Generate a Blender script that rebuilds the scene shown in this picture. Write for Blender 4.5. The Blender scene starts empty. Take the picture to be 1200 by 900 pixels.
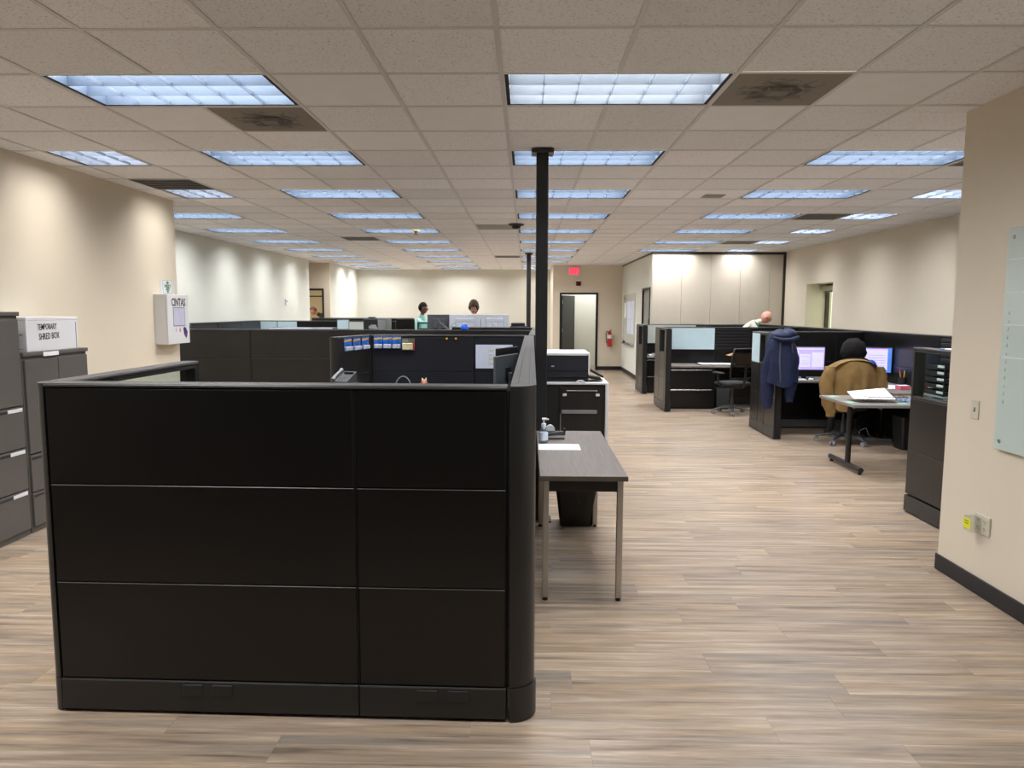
import bpy, bmesh, math, random
from mathutils import Vector, Matrix, Euler
random.seed(7)
PI = math.pi
scene = bpy.context.scene
COL = scene.collection

# ------------------------------------------------------------------ camera
EYE = 1.685
CEIL = 2.896
F, YAW, PIT, ROLL = 848.6, .0192241, .1027844, .0034305
cd = bpy.data.cameras.new('camera')
cd.sensor_width = 36.0
cd.lens = F / 1200 * 36
cd.clip_start = .05
cam = bpy.data.objects.new('camera', cd)
COL.objects.link(cam)
f0 = Vector((-math.sin(YAW), math.cos(YAW), 0)); r0 = Vector((math.cos(YAW), math.sin(YAW), 0))
fw = f0 * math.cos(PIT) - Vector((0, 0, 1)) * math.sin(PIT)
u0 = r0.cross(fw)
rt = r0 * math.cos(ROLL) + u0 * math.sin(ROLL)
up = u0 * math.cos(ROLL) - r0 * math.sin(ROLL)
cam.matrix_world = Matrix(((rt.x, up.x, -fw.x, 0), (rt.y, up.y, -fw.y, 0), (rt.z, up.z, -fw.z, EYE), (0, 0, 0, 1)))
scene.camera = cam

# ------------------------------------------------------------------ world, exposure
w = bpy.data.worlds.new('outdoors'); scene.world = w; w.use_nodes = True
w.node_tree.nodes['Background'].inputs[0].default_value = (1.0, .89, .64, 1)
w.node_tree.nodes['Background'].inputs[1].default_value = 1.6
scene.view_settings.view_transform = 'Standard'
scene.view_settings.look = 'None'
scene.view_settings.exposure = 0.6
scene.view_settings.gamma = 1.0
scene.view_settings.use_curve_mapping = False
LAMP = 18.6                                   # radiance of the fluorescent lamps
LAMP_COL = (.985, .99, 1.0, 1)

# ------------------------------------------------------------------ materials
def newmat(name):
    m = bpy.data.materials.new(name); m.use_nodes = True
    nt = m.node_tree; b = nt.nodes['Principled BSDF']
    return m, nt, b
def N(nt, t, **kw):
    n = nt.nodes.new(t)
    for k, v in kw.items(): setattr(n, k, v)
    return n
def mat(name, col, rough=.5, metal=0., var=.06, scale=6., bump=0., bscale=80., emit=0., spec=.5, coat=0., stretch=(1, 1, 1)):
    m, nt, b = newmat(name)
    tc = N(nt, 'ShaderNodeTexCoord'); mp = N(nt, 'ShaderNodeMapping'); mp.inputs['Scale'].default_value = stretch
    nt.links.new(tc.outputs['Object'], mp.inputs['Vector'])
    no = N(nt, 'ShaderNodeTexNoise'); no.inputs['Scale'].default_value = scale; no.inputs['Detail'].default_value = 3
    nt.links.new(mp.outputs[0], no.inputs['Vector'])
    r = N(nt, 'ShaderNodeValToRGB'); r.color_ramp.elements[0].position = .3; r.color_ramp.elements[1].position = .7
    r.color_ramp.elements[0].color = [c * (1 - var) for c in col] + [1]
    r.color_ramp.elements[1].color = [min(1, c * (1 + var)) for c in col] + [1]
    nt.links.new(no.outputs['Fac'], r.inputs['Fac']); nt.links.new(r.outputs[0], b.inputs['Base Color'])
    b.inputs['Roughness'].default_value = rough; b.inputs['Metallic'].default_value = metal
    b.inputs['Specular IOR Level'].default_value = spec
    if coat: b.inputs['Coat Weight'].default_value = coat; b.inputs['Coat Roughness'].default_value = .15
    if emit:
        nt.links.new(r.outputs[0], b.inputs['Emission Color']); b.inputs['Emission Strength'].default_value = emit
    if bump:
        n2 = N(nt, 'ShaderNodeTexNoise'); n2.inputs['Scale'].default_value = bscale; n2.inputs['Detail'].default_value = 4
        nt.links.new(mp.outputs[0], n2.inputs['Vector'])
        bp = N(nt, 'ShaderNodeBump'); bp.inputs['Strength'].default_value = bump; bp.inputs['Distance'].default_value = .004
        nt.links.new(n2.outputs['Fac'], bp.inputs['Height']); nt.links.new(bp.outputs[0], b.inputs['Normal'])
    return m
def glass_mat(name, tint=(.82, .9, .9), refl=.09, rough=.03):
    m = bpy.data.materials.new(name); m.use_nodes = True; nt = m.node_tree; nt.nodes.clear()
    o = N(nt, 'ShaderNodeOutputMaterial'); t = N(nt, 'ShaderNodeBsdfTransparent'); g = N(nt, 'ShaderNodeBsdfGlossy'); x = N(nt, 'ShaderNodeMixShader')
    t.inputs[0].default_value = (*tint, 1); g.inputs['Roughness'].default_value = rough
    x.inputs[0].default_value = refl
    nt.links.new(t.outputs[0], x.inputs[1]); nt.links.new(g.outputs[0], x.inputs[2]); nt.links.new(x.outputs[0], o.inputs[0])
    return m
def lamp_mat(name, col, s):
    m = bpy.data.materials.new(name); m.use_nodes = True; nt = m.node_tree; nt.nodes.clear()
    o = N(nt, 'ShaderNodeOutputMaterial'); e = N(nt, 'ShaderNodeEmission')
    e.inputs[0].default_value = col; e.inputs[1].default_value = s
    nt.links.new(e.outputs[0], o.inputs[0]); return m
def plank_mat(name, attr):
    m, nt, b = newmat(name)
    if attr:
        rn = N(nt, 'ShaderNodeAttribute', attribute_name='rnd'); ro = rn.outputs['Fac']
    else:
        rn = N(nt, 'ShaderNodeObjectInfo'); ro = rn.outputs['Random']
    g = N(nt, 'ShaderNodeNewGeometry')
    off = N(nt, 'ShaderNodeVectorMath', operation='SCALE'); off.inputs[0].default_value = (31.7, 17.3, 5.1); nt.links.new(ro, off.inputs['Scale'])
    ad = N(nt, 'ShaderNodeVectorMath', operation='ADD'); nt.links.new(g.outputs['Position'], ad.inputs[0]); nt.links.new(off.outputs[0], ad.inputs[1])
    def streak(sx, sy, detail, rough):
        mp = N(nt, 'ShaderNodeMapping'); mp.inputs['Scale'].default_value = (sx, sy, 1); nt.links.new(ad.outputs[0], mp.inputs['Vector'])
        n = N(nt, 'ShaderNodeTexNoise'); n.inputs['Scale'].default_value = 1; n.inputs['Detail'].default_value = detail; n.inputs['Roughness'].default_value = rough
        n.inputs['Distortion'].default_value = .25
        nt.links.new(mp.outputs[0], n.inputs['Vector']); return n.outputs['Fac']
    a = streak(1.3, 24, 7, .66)
    r = N(nt, 'ShaderNodeValToRGB'); cr = r.color_ramp
    cr.elements[0].position = .33; cr.elements[0].color = (0.174, 0.133, 0.099, 1)
    cr.elements[1].position = .68; cr.elements[1].color = (0.644, 0.516, 0.382, 1)
    e = cr.elements.new(.44); e.color = (0.337, 0.260, 0.192, 1)
    e = cr.elements.new(.57); e.color = (0.463, 0.361, 0.273, 1)
    nt.links.new(a, r.inputs['Fac'])
    # greyish streaks
    s2 = streak(.9, 19, 4, .55)
    r2 = N(nt, 'ShaderNodeValToRGB'); r2.color_ramp.elements[0].position = .52; r2.color_ramp.elements[1].position = .68
    nt.links.new(s2, r2.inputs['Fac'])
    mx = N(nt, 'ShaderNodeMix', data_type='RGBA'); mx.inputs[7].default_value = (0.251, 0.238, 0.228, 1)
    sc = N(nt, 'ShaderNodeMath', operation='MULTIPLY'); sc.inputs[1].default_value = .5; nt.links.new(r2.outputs[0], sc.inputs[0])
    nt.links.new(sc.outputs[0], mx.inputs[0]); nt.links.new(r.outputs[0], mx.inputs[6])
    s4 = streak(.6, 13, 3, .55)
    r4 = N(nt, 'ShaderNodeMapRange'); r4.inputs[1].default_value = .50; r4.inputs[2].default_value = .72; r4.inputs[4].default_value = .55; nt.links.new(s4, r4.inputs[0])
    mw = N(nt, 'ShaderNodeMix', data_type='RGBA'); mw.inputs[7].default_value = (.56, .385, .225, 1)
    nt.links.new(r4.outputs[0], mw.inputs[0]); nt.links.new(mx.outputs[2], mw.inputs[6]); mx = mw
    # fine dark grain
    s3 = streak(5, 120, 3, .6)
    r3 = N(nt, 'ShaderNodeMapRange'); r3.inputs[1].default_value = .3; r3.inputs[2].default_value = .7; r3.inputs[3].default_value = .86; r3.inputs[4].default_value = 1.1
    nt.links.new(s3, r3.inputs[0])
    # plank tone
    pt = N(nt, 'ShaderNodeMapRange'); pt.inputs[3].default_value = .83; pt.inputs[4].default_value = 1.01; nt.links.new(ro, pt.inputs[0])
    mu = N(nt, 'ShaderNodeMath', operation='MULTIPLY'); nt.links.new(r3.outputs[0], mu.inputs[0]); nt.links.new(pt.outputs[0], mu.inputs[1])
    fin = N(nt, 'ShaderNodeVectorMath', operation='SCALE'); nt.links.new(mx.outputs[2], fin.inputs[0]); nt.links.new(mu.outputs[0], fin.inputs['Scale'])
    nt.links.new(fin.outputs[0], b.inputs['Base Color'])
    b.inputs['Roughness'].default_value = .31
    b.inputs['Specular IOR Level'].default_value = .45
    return m
def tile_mat():
    m, nt, b = newmat('ceiling_tile_fibre')
    g = N(nt, 'ShaderNodeNewGeometry')
    n1 = N(nt, 'ShaderNodeTexNoise'); n1.inputs['Scale'].default_value = 85; n1.inputs['Detail'].default_value = 4; n1.inputs['Roughness'].default_value = .7
    nt.links.new(g.outputs['Position'], n1.inputs['Vector'])
    r = N(nt, 'ShaderNodeValToRGB'); r.color_ramp.elements[0].position = .30; r.color_ramp.elements[0].color = (.43, .42, .41, 1)
    r.color_ramp.elements[1].position = .45; r.color_ramp.elements[1].color = (.83, .825, .85, 1)
    nt.links.new(n1.outputs['Fac'], r.inputs['Fac'])
    oi = N(nt, 'ShaderNodeObjectInfo'); mr = N(nt, 'ShaderNodeMapRange'); mr.inputs[3].default_value = .93; mr.inputs[4].default_value = 1.06
    nt.links.new(oi.outputs['Random'], mr.inputs[0])
    sc = N(nt, 'ShaderNodeVectorMath', operation='SCALE'); nt.links.new(r.outputs[0], sc.inputs[0]); nt.links.new(mr.outputs[0], sc.inputs['Scale'])
    nt.links.new(sc.outputs[0], b.inputs['Base Color']); b.inputs['Roughness'].default_value = .95; b.inputs['Specular IOR Level'].default_value = .1
    bp = N(nt, 'ShaderNodeBump'); bp.inputs['Strength'].default_value = .5; bp.inputs['Distance'].default_value = .003
    nt.links.new(n1.outputs['Fac'], bp.inputs['Height']); nt.links.new(bp.outputs[0], b.inputs['Normal'])
    return m
def stain_mat():
    m, nt, b = newmat('dusty_diffuser_metal')
    tc = N(nt, 'ShaderNodeTexCoord')
    n = N(nt, 'ShaderNodeTexNoise'); n.inputs['Scale'].default_value = 7; n.inputs['Detail'].default_value = 5; n.inputs['Distortion'].default_value = 2.2
    nt.links.new(tc.outputs['Object'], n.inputs['Vector'])
    ln = N(nt, 'ShaderNodeVectorMath', operation='LENGTH'); nt.links.new(tc.outputs['Object'], ln.inputs[0])
    mr = N(nt, 'ShaderNodeMapRange'); mr.inputs[1].default_value = .04; mr.inputs[2].default_value = .30; mr.inputs[3].default_value = -.22; mr.inputs[4].default_value = .30
    nt.links.new(ln.outputs['Value'], mr.inputs[0])
    ad = N(nt, 'ShaderNodeMath', operation='ADD'); nt.links.new(n.outputs['Fac'], ad.inputs[0]); nt.links.new(mr.outputs[0], ad.inputs[1])
    r = N(nt, 'ShaderNodeValToRGB'); r.color_ramp.elements[0].position = .34; r.color_ramp.elements[0].color = (.026, .021, .017, 1)
    r.color_ramp.elements[1].position = .62; r.color_ramp.elements[1].color = (.20, .17, .135, 1)
    nt.links.new(ad.outputs[0], r.inputs['Fac']); nt.links.new(r.outputs[0], b.inputs['Base Color'])
    b.inputs['Roughness'].default_value = .6
    return m
M = {}
M['wall'] = mat('beige_wall_paint', (.735, .66, .535), .75, var=.015, scale=2, bump=.12, bscale=160, spec=.25)
M['wall_cool'] = mat('pale_wall_paint', (.68, .69, .625), .75, var=.015, scale=2, bump=.12, bscale=160, spec=.25)
M['wall_back'] = mat('light_beige_wall_paint', (.63, .61, .53), .75, var=.015, scale=2, bump=.12, bscale=160, spec=.25)
M['tile'] = tile_mat()
M['tgrid'] = mat('grid_enamel', (.62, .61, .61), .5, var=.02)
M['plank'] = plank_mat('vinyl_plank_wood', False)
M['plank_far'] = plank_mat('vinyl_plank_wood_joined', True)
M['underlay'] = mat('brown_underlay', (.16, .125, .095), .9)
M['base'] = mat('black_rubber_base', (.014, .014, .018), .45)
M['panel'] = mat('black_enamelled_steel', (.0070, .0068, .0072), .28, var=.10, scale=1.5, spec=.45)
M['panel_brown'] = mat('warm_black_enamelled_steel', (.016, .0145, .0135), .40, var=.08, scale=1.5, spec=.4)
M['frame'] = mat('charcoal_panel_trim', (.020, .021, .0225), .36, var=.05, spec=.5)
M['slat'] = mat('graphite_slat', (.030, .031, .033), .3, .2, var=.05, spec=.6)
M['cap'] = mat('graphite_top_trim', (.075, .076, .078), .34, .35, var=.06)
M['black'] = mat('matt_black_recess', (.004, .004, .0045), .7)
M['tack'] = mat('dark_tackboard_fabric', (.016, .017, .022), .85, var=.12, scale=200, bump=.2, bscale=400, spec=.2)
M['frost'] = mat('pale_blue_back_painted_glass', (.64, .83, .92), .16, var=.02, spec=.6)
M['frost_grey'] = mat('pale_grey_back_painted_glass', (.60, .66, .62), .16, var=.02, spec=.6)
M['glass'] = glass_mat('clear_panel_glass', (.80, .88, .88), .08)
M['boardglass'] = mat('frosted_board_glass', (.60, .70, .655), .1, var=.01, spec=.7)
M['white'] = mat('white_enamel', (.74, .75, .78), .4, var=.02)
M['offwhite'] = mat('ivory_plastic', (.62, .58, .46), .4, var=.02)
M['paper'] = mat('white_paper', (.84, .85, .87), .8, var=.015)
M['bluepaper'] = mat('bluish_white_paper', (.66, .72, .86), .7, var=.03)
M['steel'] = mat('brushed_steel', (.50, .49, .47), .3, .9, var=.06, stretch=(1, 1, .1))
M['chrome'] = mat('bright_metal', (.7, .7, .7), .2, 1.)
M['laminate'] = mat('grey_wood_laminate', (.160, .140, .130), .45, var=.16, scale=12, stretch=(5, .3, 5))
M['lam_edge'] = mat('brown_laminate_edge', (.115, .09, .073), .5, var=.15)
M['beigelam'] = mat('greige_desk_laminate', (.20, .178, .158), .45, var=.1, scale=5)
M['blackplastic'] = mat('black_plastic', (.012, .012, .013), .42)
M['greyplastic'] = mat('dark_grey_plastic', (.055, .06, .066), .45)
M['midgrey'] = mat('grey_plastic', (.22, .23, .24), .45)
M['cabinet'] = mat('grey_brown_steel', (.105, .098, .090), .42, var=.03, spec=.4)
M['cab_dark'] = mat('dark_drawer_pull', (.02, .019, .018), .5)
M['navycopier'] = mat('blue_black_plastic', (.018, .022, .034), .4)
M['mesh'] = mat('black_mesh_fabric', (.012, .013, .015), .8, var=.3, scale=300, bump=.3, bscale=600)
M['meshback'] = glass_mat('open_black_mesh', (.42, .42, .43), .0, .5)
nt_ = M['meshback'].node_tree; df_ = nt_.nodes.new('ShaderNodeBsdfDiffuse'); df_.inputs[0].default_value = (.012, .012, .013, 1)
mx_ = [n_ for n_ in nt_.nodes if n_.type == 'MIX_SHADER'][0]; mx_.inputs[0].default_value = .45; nt_.links.new(df_.outputs[0], mx_.inputs[2])
M['tan'] = mat('tan_canvas', (.235, .148, .060), .85, var=.16, scale=7, bump=.25, bscale=60, spec=.15)
M['navy'] = mat('navy_nylon', (.013, .021, .062), .6, var=.25, scale=9, bump=.3, bscale=40, spec=.3)
M['greytrim'] = mat('slate_piping', (.075, .09, .115), .6)
M['louvre'] = mat('blue_white_louvre', (.043, .060, .088), .45, .0, var=.06, scale=14, spec=.3)
M['louvre_warm'] = mat('white_louvre', (.105, .125, .165), .45, .0, var=.06, scale=14, spec=.3)
M['louvre_lamp_tint'] = mat('lamp_tinted_louvre', (.058, .068, .082), .45, .0, var=.06, scale=14, spec=.3)  # whiter lamp colour of one fixture painted into its louvre
M['cross'] = mat('painted_lit_louvre_edge', (.085, .108, .145), .45, .0, var=.03, spec=.3)  # cross blades coloured lighter so their shaded sides look lit
M['housing'] = mat('fixture_reflector', (.72, .74, .78), .4, var=.02)
M['lamp'] = lamp_mat('fluorescent_lamp', LAMP_COL, LAMP)
M['lamp_dim'] = lamp_mat('dimmed_fluorescent_lamp', (1.0, .97, .93, 1), LAMP * .80)  # dimmed, warmer lamp set to tone down the near left wall
M['warm_lamp'] = lamp_mat('warm_office_lamp', (1, .80, .55, 1), LAMP * .55)
M['stain'] = stain_mat()
M['cone'] = mat('dusty_cone_metal', (.15, .13, .105), .6, var=.2, scale=20)
M['grilledark'] = mat('dark_grille', (.055, .048, .040), .6, var=.2)
M['greypatch'] = mat('grey_ceiling_device', (.26, .24, .215), .6, var=.04)
M['partition'] = mat('folding_partition_vinyl', (.62, .56, .465), .6, var=.03, scale=3, bump=.15, bscale=220)
M['doorleaf'] = mat('charcoal_door', (.030, .031, .033), .45, var=.04)
M['doorframe'] = mat('black_door_frame', (.010, .010, .010), .45)
M['red'] = mat('red_enamel', (.50, .012, .016), .3, coat=.5)
M['darkred'] = mat('dark_red_plastic', (.16, .012, .012), .4)
M['exitred'] = mat('lit_exit_letters', (1.0, .03, .07), .5, emit=1.0)
M['exitface'] = mat('exit_sign_face', (.72, .10, .14), .5, emit=.42)
M['green'] = mat('safety_green', (.008, .16, .045), .5)
M['ink'] = mat('black_ink', (.02, .02, .03), .6)
M['blueink'] = mat('blue_print', (.03, .04, .20), .5)
M['lavender'] = mat('pale_lavender_print', (.55, .56, .72), .5)
M['orangeprint'] = mat('salmon_print', (.75, .25, .17), .6)
M['yellow'] = mat('bright_yellow_label', (.80, .78, .02), .5)
M['clear'] = glass_mat('clear_plastic', (.9, .92, .92), .12, .12)
M['bottle'] = glass_mat('clear_bottle_gel', (.74, .84, .90), .16, .08)
M['cardblue'] = mat('blue_card_print', (.02, .13, .52), .4, var=.6, scale=22)
M['cardyellow'] = mat('yellow_card_print', (.72, .42, .03), .4, var=.3, scale=25)
M['cardwhite'] = mat('blister_window', (.50, .52, .58), .25, var=.4, scale=40)
M['cardolive'] = mat('olive_card_print', (.10, .095, .055), .5, var=.5, scale=25)
M['cardpale'] = mat('pale_yellow_card', (.62, .60, .36), .5, var=.2, scale=20)
M['orange'] = mat('orange_vinyl', (.80, .26, .09), .5, var=.3, scale=30)
M['skin_a'] = mat('light_skin', (.66, .38, .29), .55, var=.08, scale=12)
M['skin_b'] = mat('brown_skin', (.12, .052, .030), .55, var=.08, scale=12)
M['skin_c'] = mat('rosy_skin', (.74, .36, .28), .5, var=.08, scale=12)
M['hair_dark'] = mat('black_hair', (.010, .008, .007), .6, var=.4, scale=60, bump=.5, bscale=120, spec=.1)
M['hair_brown'] = mat('brown_hair', (.060, .036, .024), .6, var=.5, scale=50, bump=.5, bscale=90, spec=.1)
M['hair_grey'] = mat('grey_hair', (.16, .13, .11), .6, var=.4, scale=50, bump=.4, bscale=90, spec=.1)
M['teal_shirt'] = mat('mint_polo_cotton', (.32, .62, .58), .8, var=.08, scale=14, bump=.2, bscale=40)
M['cream_shirt'] = mat('cream_shirt_cotton', (.74, .69, .56), .8, var=.06, scale=10, bump=.2, bscale=40)
M['teal'] = mat('teal_cotton', (.012, .26, .25), .8)
M['charcoal_shirt'] = mat('charcoal_cotton', (.022, .022, .024), .8, var=.1)
M['blue_shirt'] = mat('bright_blue_cotton', (.010, .065, .42), .75, var=.1, scale=12)
M['trousers'] = mat('dark_trousers', (.016, .017, .022), .8, var=.1)
M['hood'] = mat('black_knit_hood', (.013, .012, .012), .9, var=.4, scale=140, bump=.6, bscale=220, spec=.2)
M['screen_lav'] = mat('lit_lavender_screen', (.53, .44, .86), .4, var=.04, emit=.42)
M['screen_white'] = mat('lit_white_window', (.70, .67, .92), .4, var=.03, emit=.42)
M['screen_line'] = mat('lit_grey_lines', (.36, .31, .62), .4, emit=.5)
M['screen_blue'] = mat('lit_blue_desktop', (.08, .20, .62), .4, var=.1, emit=.6)
M['screen_pink'] = mat('lit_pink_bar', (.80, .30, .45), .4, emit=.5)
M['screen_off'] = mat('dark_screen', (.010, .012, .016), .18)
M['monwhite'] = mat('silver_white_monitor_back', (.62, .66, .74), .4, var=.03)
M['mongrey'] = mat('slate_monitor_back', (.085, .095, .105), .35, var=.06)
M['cardboard'] = mat('brown_cardboard', (.42, .26, .12), .85, var=.1)
M['teal_note'] = mat('mint_sticky_note', (.28, .62, .55), .8)
M['bluefolder'] = mat('blue_card_folder', (.12, .26, .55), .6)
M['redplastic'] = mat('red_plastic', (.55, .02, .03), .4)
M['pinkplastic'] = mat('pink_paper', (.72, .16, .26), .6)
M['bluebright'] = mat('bright_blue_fabric', (.01, .12, .72), .6, var=.3, scale=30)
M['window_frame'] = mat('dark_bronze_aluminium', (.05, .04, .032), .4, .4)
M['blind'] = mat('ivory_roller_blind', (.62, .55, .42), .7)

# ------------------------------------------------------------------ mesh builder
class MB:
    def __init__(s): s.v = []; s.f = []; s.m = []; s.sm = []
    def add(s, vs, fs, mi=0, smooth=False):
        o = len(s.v); s.v += [tuple(v) for v in vs]
        for f in fs: s.f.append([i + o for i in f]); s.m.append(mi); s.sm.append(smooth)
        return o
    def box(s, x0, x1, y0, y1, z0, z1, b=0, mi=0):
        lo = (min(x0, x1), min(y0, y1), min(z0, z1)); hi = (max(x0, x1), max(y0, y1), max(z0, z1))
        if b <= 0:
            vs = [(x, y, z) for x in (lo[0], hi[0]) for y in (lo[1], hi[1]) for z in (lo[2], hi[2])]
            s.add(vs, [(0, 1, 3, 2), (4, 6, 7, 5), (0, 4, 5, 1), (2, 3, 7, 6), (0, 2, 6, 4), (1, 5, 7, 3)], mi); return s
        b = min(b, *(.45 * (hi[k] - lo[k]) for k in range(3)))
        vs = []; idx = {}
        for sx in (0, 1):
            for sy in (0, 1):
                for sz in (0, 1):
                    c = [(lo, hi)[q][k] for k, q in enumerate((sx, sy, sz))]
                    sg = [1 - 2 * q for q in (sx, sy, sz)]
                    for k in range(3):
                        p = [c[j] + (0 if j == k else sg[j] * b) for j in range(3)]
                        idx[(sx, sy, sz, k)] = len(vs); vs.append(p)
        fs = []
        for k in range(3):
            for q in (0, 1):
                o2 = [j for j in range(3) if j != k]
                loop = []
                for a, c in ((0, 0), (1, 0), (1, 1), (0, 1)):
                    t = [0, 0, 0]; t[k] = q; t[o2[0]] = a; t[o2[1]] = c
                    loop.append(idx[(*t, k)])
                fs.append(loop)
        for k in range(3):
            o2 = [j for j in range(3) if j != k]
            for a in (0, 1):
                for c in (0, 1):
                    t0 = [0, 0, 0]; t0[k] = 0; t0[o2[0]] = a; t0[o2[1]] = c
                    t1 = list(t0); t1[k] = 1
                    fs.append([idx[(*t0, o2[0])], idx[(*t1, o2[0])], idx[(*t1, o2[1])], idx[(*t0, o2[1])]])
        for t in [(a, c, d) for a in (0, 1) for c in (0, 1) for d in (0, 1)]:
            fs.append([idx[(*t, 0)], idx[(*t, 1)], idx[(*t, 2)]])
        s.add(vs, fs, mi); return s
    def tube(s, pts, r, n=10, mi=0, caps=True, flat=1.0):
        pts = [Vector(p) for p in pts]; rs = r if isinstance(r, (list, tuple)) else [r] * len(pts)
        vs = []; prev = None
        for i, p in enumerate(pts):
            d = (pts[min(i + 1, len(pts) - 1)] - pts[max(i - 1, 0)]).normalized()
            if prev is None:
                ref = Vector((0, 0, 1)) if abs(d.z) < .9 else Vector((1, 0, 0))
                a = d.cross(ref).normalized()
            else:
                a = (prev - d * prev.dot(d)).normalized()
            prev = a; c = d.cross(a)
            for k in range(n):
                t = 2 * PI * k / n
                vs.append(p + (a * math.cos(t) + c * math.sin(t) * flat) * rs[i])
        fs = []
        for i in range(len(pts) - 1):
            for k in range(n):
                fs.append((i * n + k, i * n + (k + 1) % n, (i + 1) * n + (k + 1) % n, (i + 1) * n + k))
        s.add(vs, fs, mi, True)
        if caps:
            o = len(s.v) - len(vs)
            s.f.append([o + k for k in range(n)][::-1]); s.m.append(mi); s.sm.append(False)
            s.f.append([o + (len(pts) - 1) * n + k for k in range(n)]); s.m.append(mi); s.sm.append(False)
        return s
    def lathe(s, prof, c=(0, 0, 0), n=20, mi=0, sx=1, sy=1):
        vs = []; fs = []
        for r, z in prof:
            for k in range(n):
                t = 2 * PI * k / n; vs.append((c[0] + r * sx * math.cos(t), c[1] + r * sy * math.sin(t), c[2] + z))
        for i in range(len(prof) - 1):
            for k in range(n):
                fs.append((i * n + k, i * n + (k + 1) % n, (i + 1) * n + (k + 1) % n, (i + 1) * n + k))
        o = s.add(vs, fs, mi, True)
        s.f.append([o + k for k in range(n)][::-1]); s.m.append(mi); s.sm.append(False)
        s.f.append([o + (len(prof) - 1) * n + k for k in range(n)]); s.m.append(mi); s.sm.append(False)
        return s
    def prism(s, poly, z0, z1, mi=0, smooth=False):
        n = len(poly)
        vs = [(x, y, z0) for x, y in poly] + [(x, y, z1) for x, y in poly]
        o = s.add(vs, [(k, (k + 1) % n, n + (k + 1) % n, n + k) for k in range(n)], mi, smooth)
        s.f.append([o + k for k in range(n)][::-1]); s.m.append(mi); s.sm.append(False)
        s.f.append([o + n + k for k in range(n)]); s.m.append(mi); s.sm.append(False)
        return s
    def ell(s, c, rx, ry, rz, n=14, m=9, mi=0, fn=None):
        vs = []; fs = []
        for i in range(m + 1):
            ph = PI * i / m
            for k in range(n):
                t = 2 * PI * k / n
                d = Vector((math.sin(ph) * math.cos(t), math.sin(ph) * math.sin(t), math.cos(ph)))
                q = fn(d) if fn else 1.0
                if isinstance(q, Vector): vs.append(Vector(c) + q)
                else: vs.append((c[0] + rx * d.x * q, c[1] + ry * d.y * q, c[2] + rz * d.z * q))
        for i in range(m):
            for k in range(n):
                fs.append((i * n + k, (i + 1) * n + k, (i + 1) * n + (k + 1) % n, i * n + (k + 1) % n))
        s.add(vs, fs, mi, True); return s
    def grid(s, fn, nu, nv, mi=0, closed=False):
        vs = [fn(i / nu, j / nv) for j in range(nv + 1) for i in range(nu + 1)]
        fs = [(j * (nu + 1) + i, j * (nu + 1) + i + 1, (j + 1) * (nu + 1) + i + 1, (j + 1) * (nu + 1) + i) for j in range(nv) for i in range(nu)]
        s.add(vs, fs, mi, True); return s
    def xf(s, mtx, start=0):
        for i in range(start, len(s.v)): s.v[i] = tuple(mtx @ Vector(s.v[i]))
        return s
    def mesh(s, name, mats, recalc=True):
        me = bpy.data.meshes.new(name); me.from_pydata([tuple(v) for v in s.v], [], s.f)
        for m_ in (mats if isinstance(mats, (list, tuple)) else [mats]): me.materials.append(m_)
        bm = bmesh.new(); bm.from_mesh(me)
        for i, f in enumerate(bm.faces): f.material_index = s.m[i]; f.smooth = s.sm[i]
        if any(s.sm): bmesh.ops.remove_doubles(bm, verts=bm.verts, dist=1e-6)
        if recalc: bmesh.ops.recalc_face_normals(bm, faces=bm.faces)
        bm.to_mesh(me); bm.free()
        if any(s.sm): me.set_sharp_from_angle(angle=math.radians(50))
        return me
    def build(s, name, mats, parent=None, loc=(0, 0, 0), rot=None):
        return link(name, s.mesh(name, mats), parent, loc, rot)
def link(name, data, parent=None, loc=(0, 0, 0), rot=None):
    o = bpy.data.objects.new(name, data); COL.objects.link(o); o.location = loc
    if rot: o.rotation_euler = rot
    if parent: o.parent = parent
    return o
def tag(o, label=None, cat=None, group=None, kind=None):
    if label: o['label'] = label
    if cat: o['category'] = cat
    if group: o['group'] = group
    if kind: o['kind'] = kind
    return o
def thing(name, label, cat, loc=(0, 0, 0), rz=0, group=None):
    o = bpy.data.objects.new(name, None); COL.objects.link(o); o.empty_display_size = .1
    o.location = loc; o.rotation_euler = (0, 0, rz)
    return tag(o, label, cat, group)
def struct(name, mb, mats, parent=None, loc=(0, 0, 0)):
    o = mb.build(name, mats, parent, loc)
    if parent is None: o['kind'] = 'structure'
    return o
def copy_tree(o, parent=None):
    c = o.copy(); COL.objects.link(c); c.parent = parent
    for ch in list(o.children): copy_tree(ch, c)
    return c
def B(*a, b=0, mi=0): return MB().box(*a, b=b, mi=mi)
FACE = {'-y': (PI / 2, 0, 0), '+x': (PI / 2, 0, PI / 2), '-x': (PI / 2, 0, -PI / 2), '+y': (PI / 2, 0, PI)}
def text(name, s, size, m, parent, loc, face='-y', sx=1.0, bold=0.0, align='CENTER', shear=0.0, rot=0.0):
    cu = bpy.data.curves.new('t', 'FONT'); cu.body = s; cu.size = size; cu.align_x = align; cu.align_y = 'CENTER'
    cu.extrude = .0006; cu.offset = bold; cu.shear = shear; cu.resolution_u = 2
    t = bpy.data.objects.new('t', cu); COL.objects.link(t)
    dg = bpy.context.evaluated_depsgraph_get(); dg.update()
    me = bpy.data.meshes.new_from_object(t.evaluated_get(dg)); bpy.data.objects.remove(t)
    me.materials.clear(); me.materials.append(m); me.name = name
    o = link(name, me, parent, loc); e = Euler(FACE[face]).to_matrix() @ Matrix.Rotation(rot, 3, 'Z')
    o.rotation_euler = e.to_euler(); o.scale = (sx, 1, 1)
    return o

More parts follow.
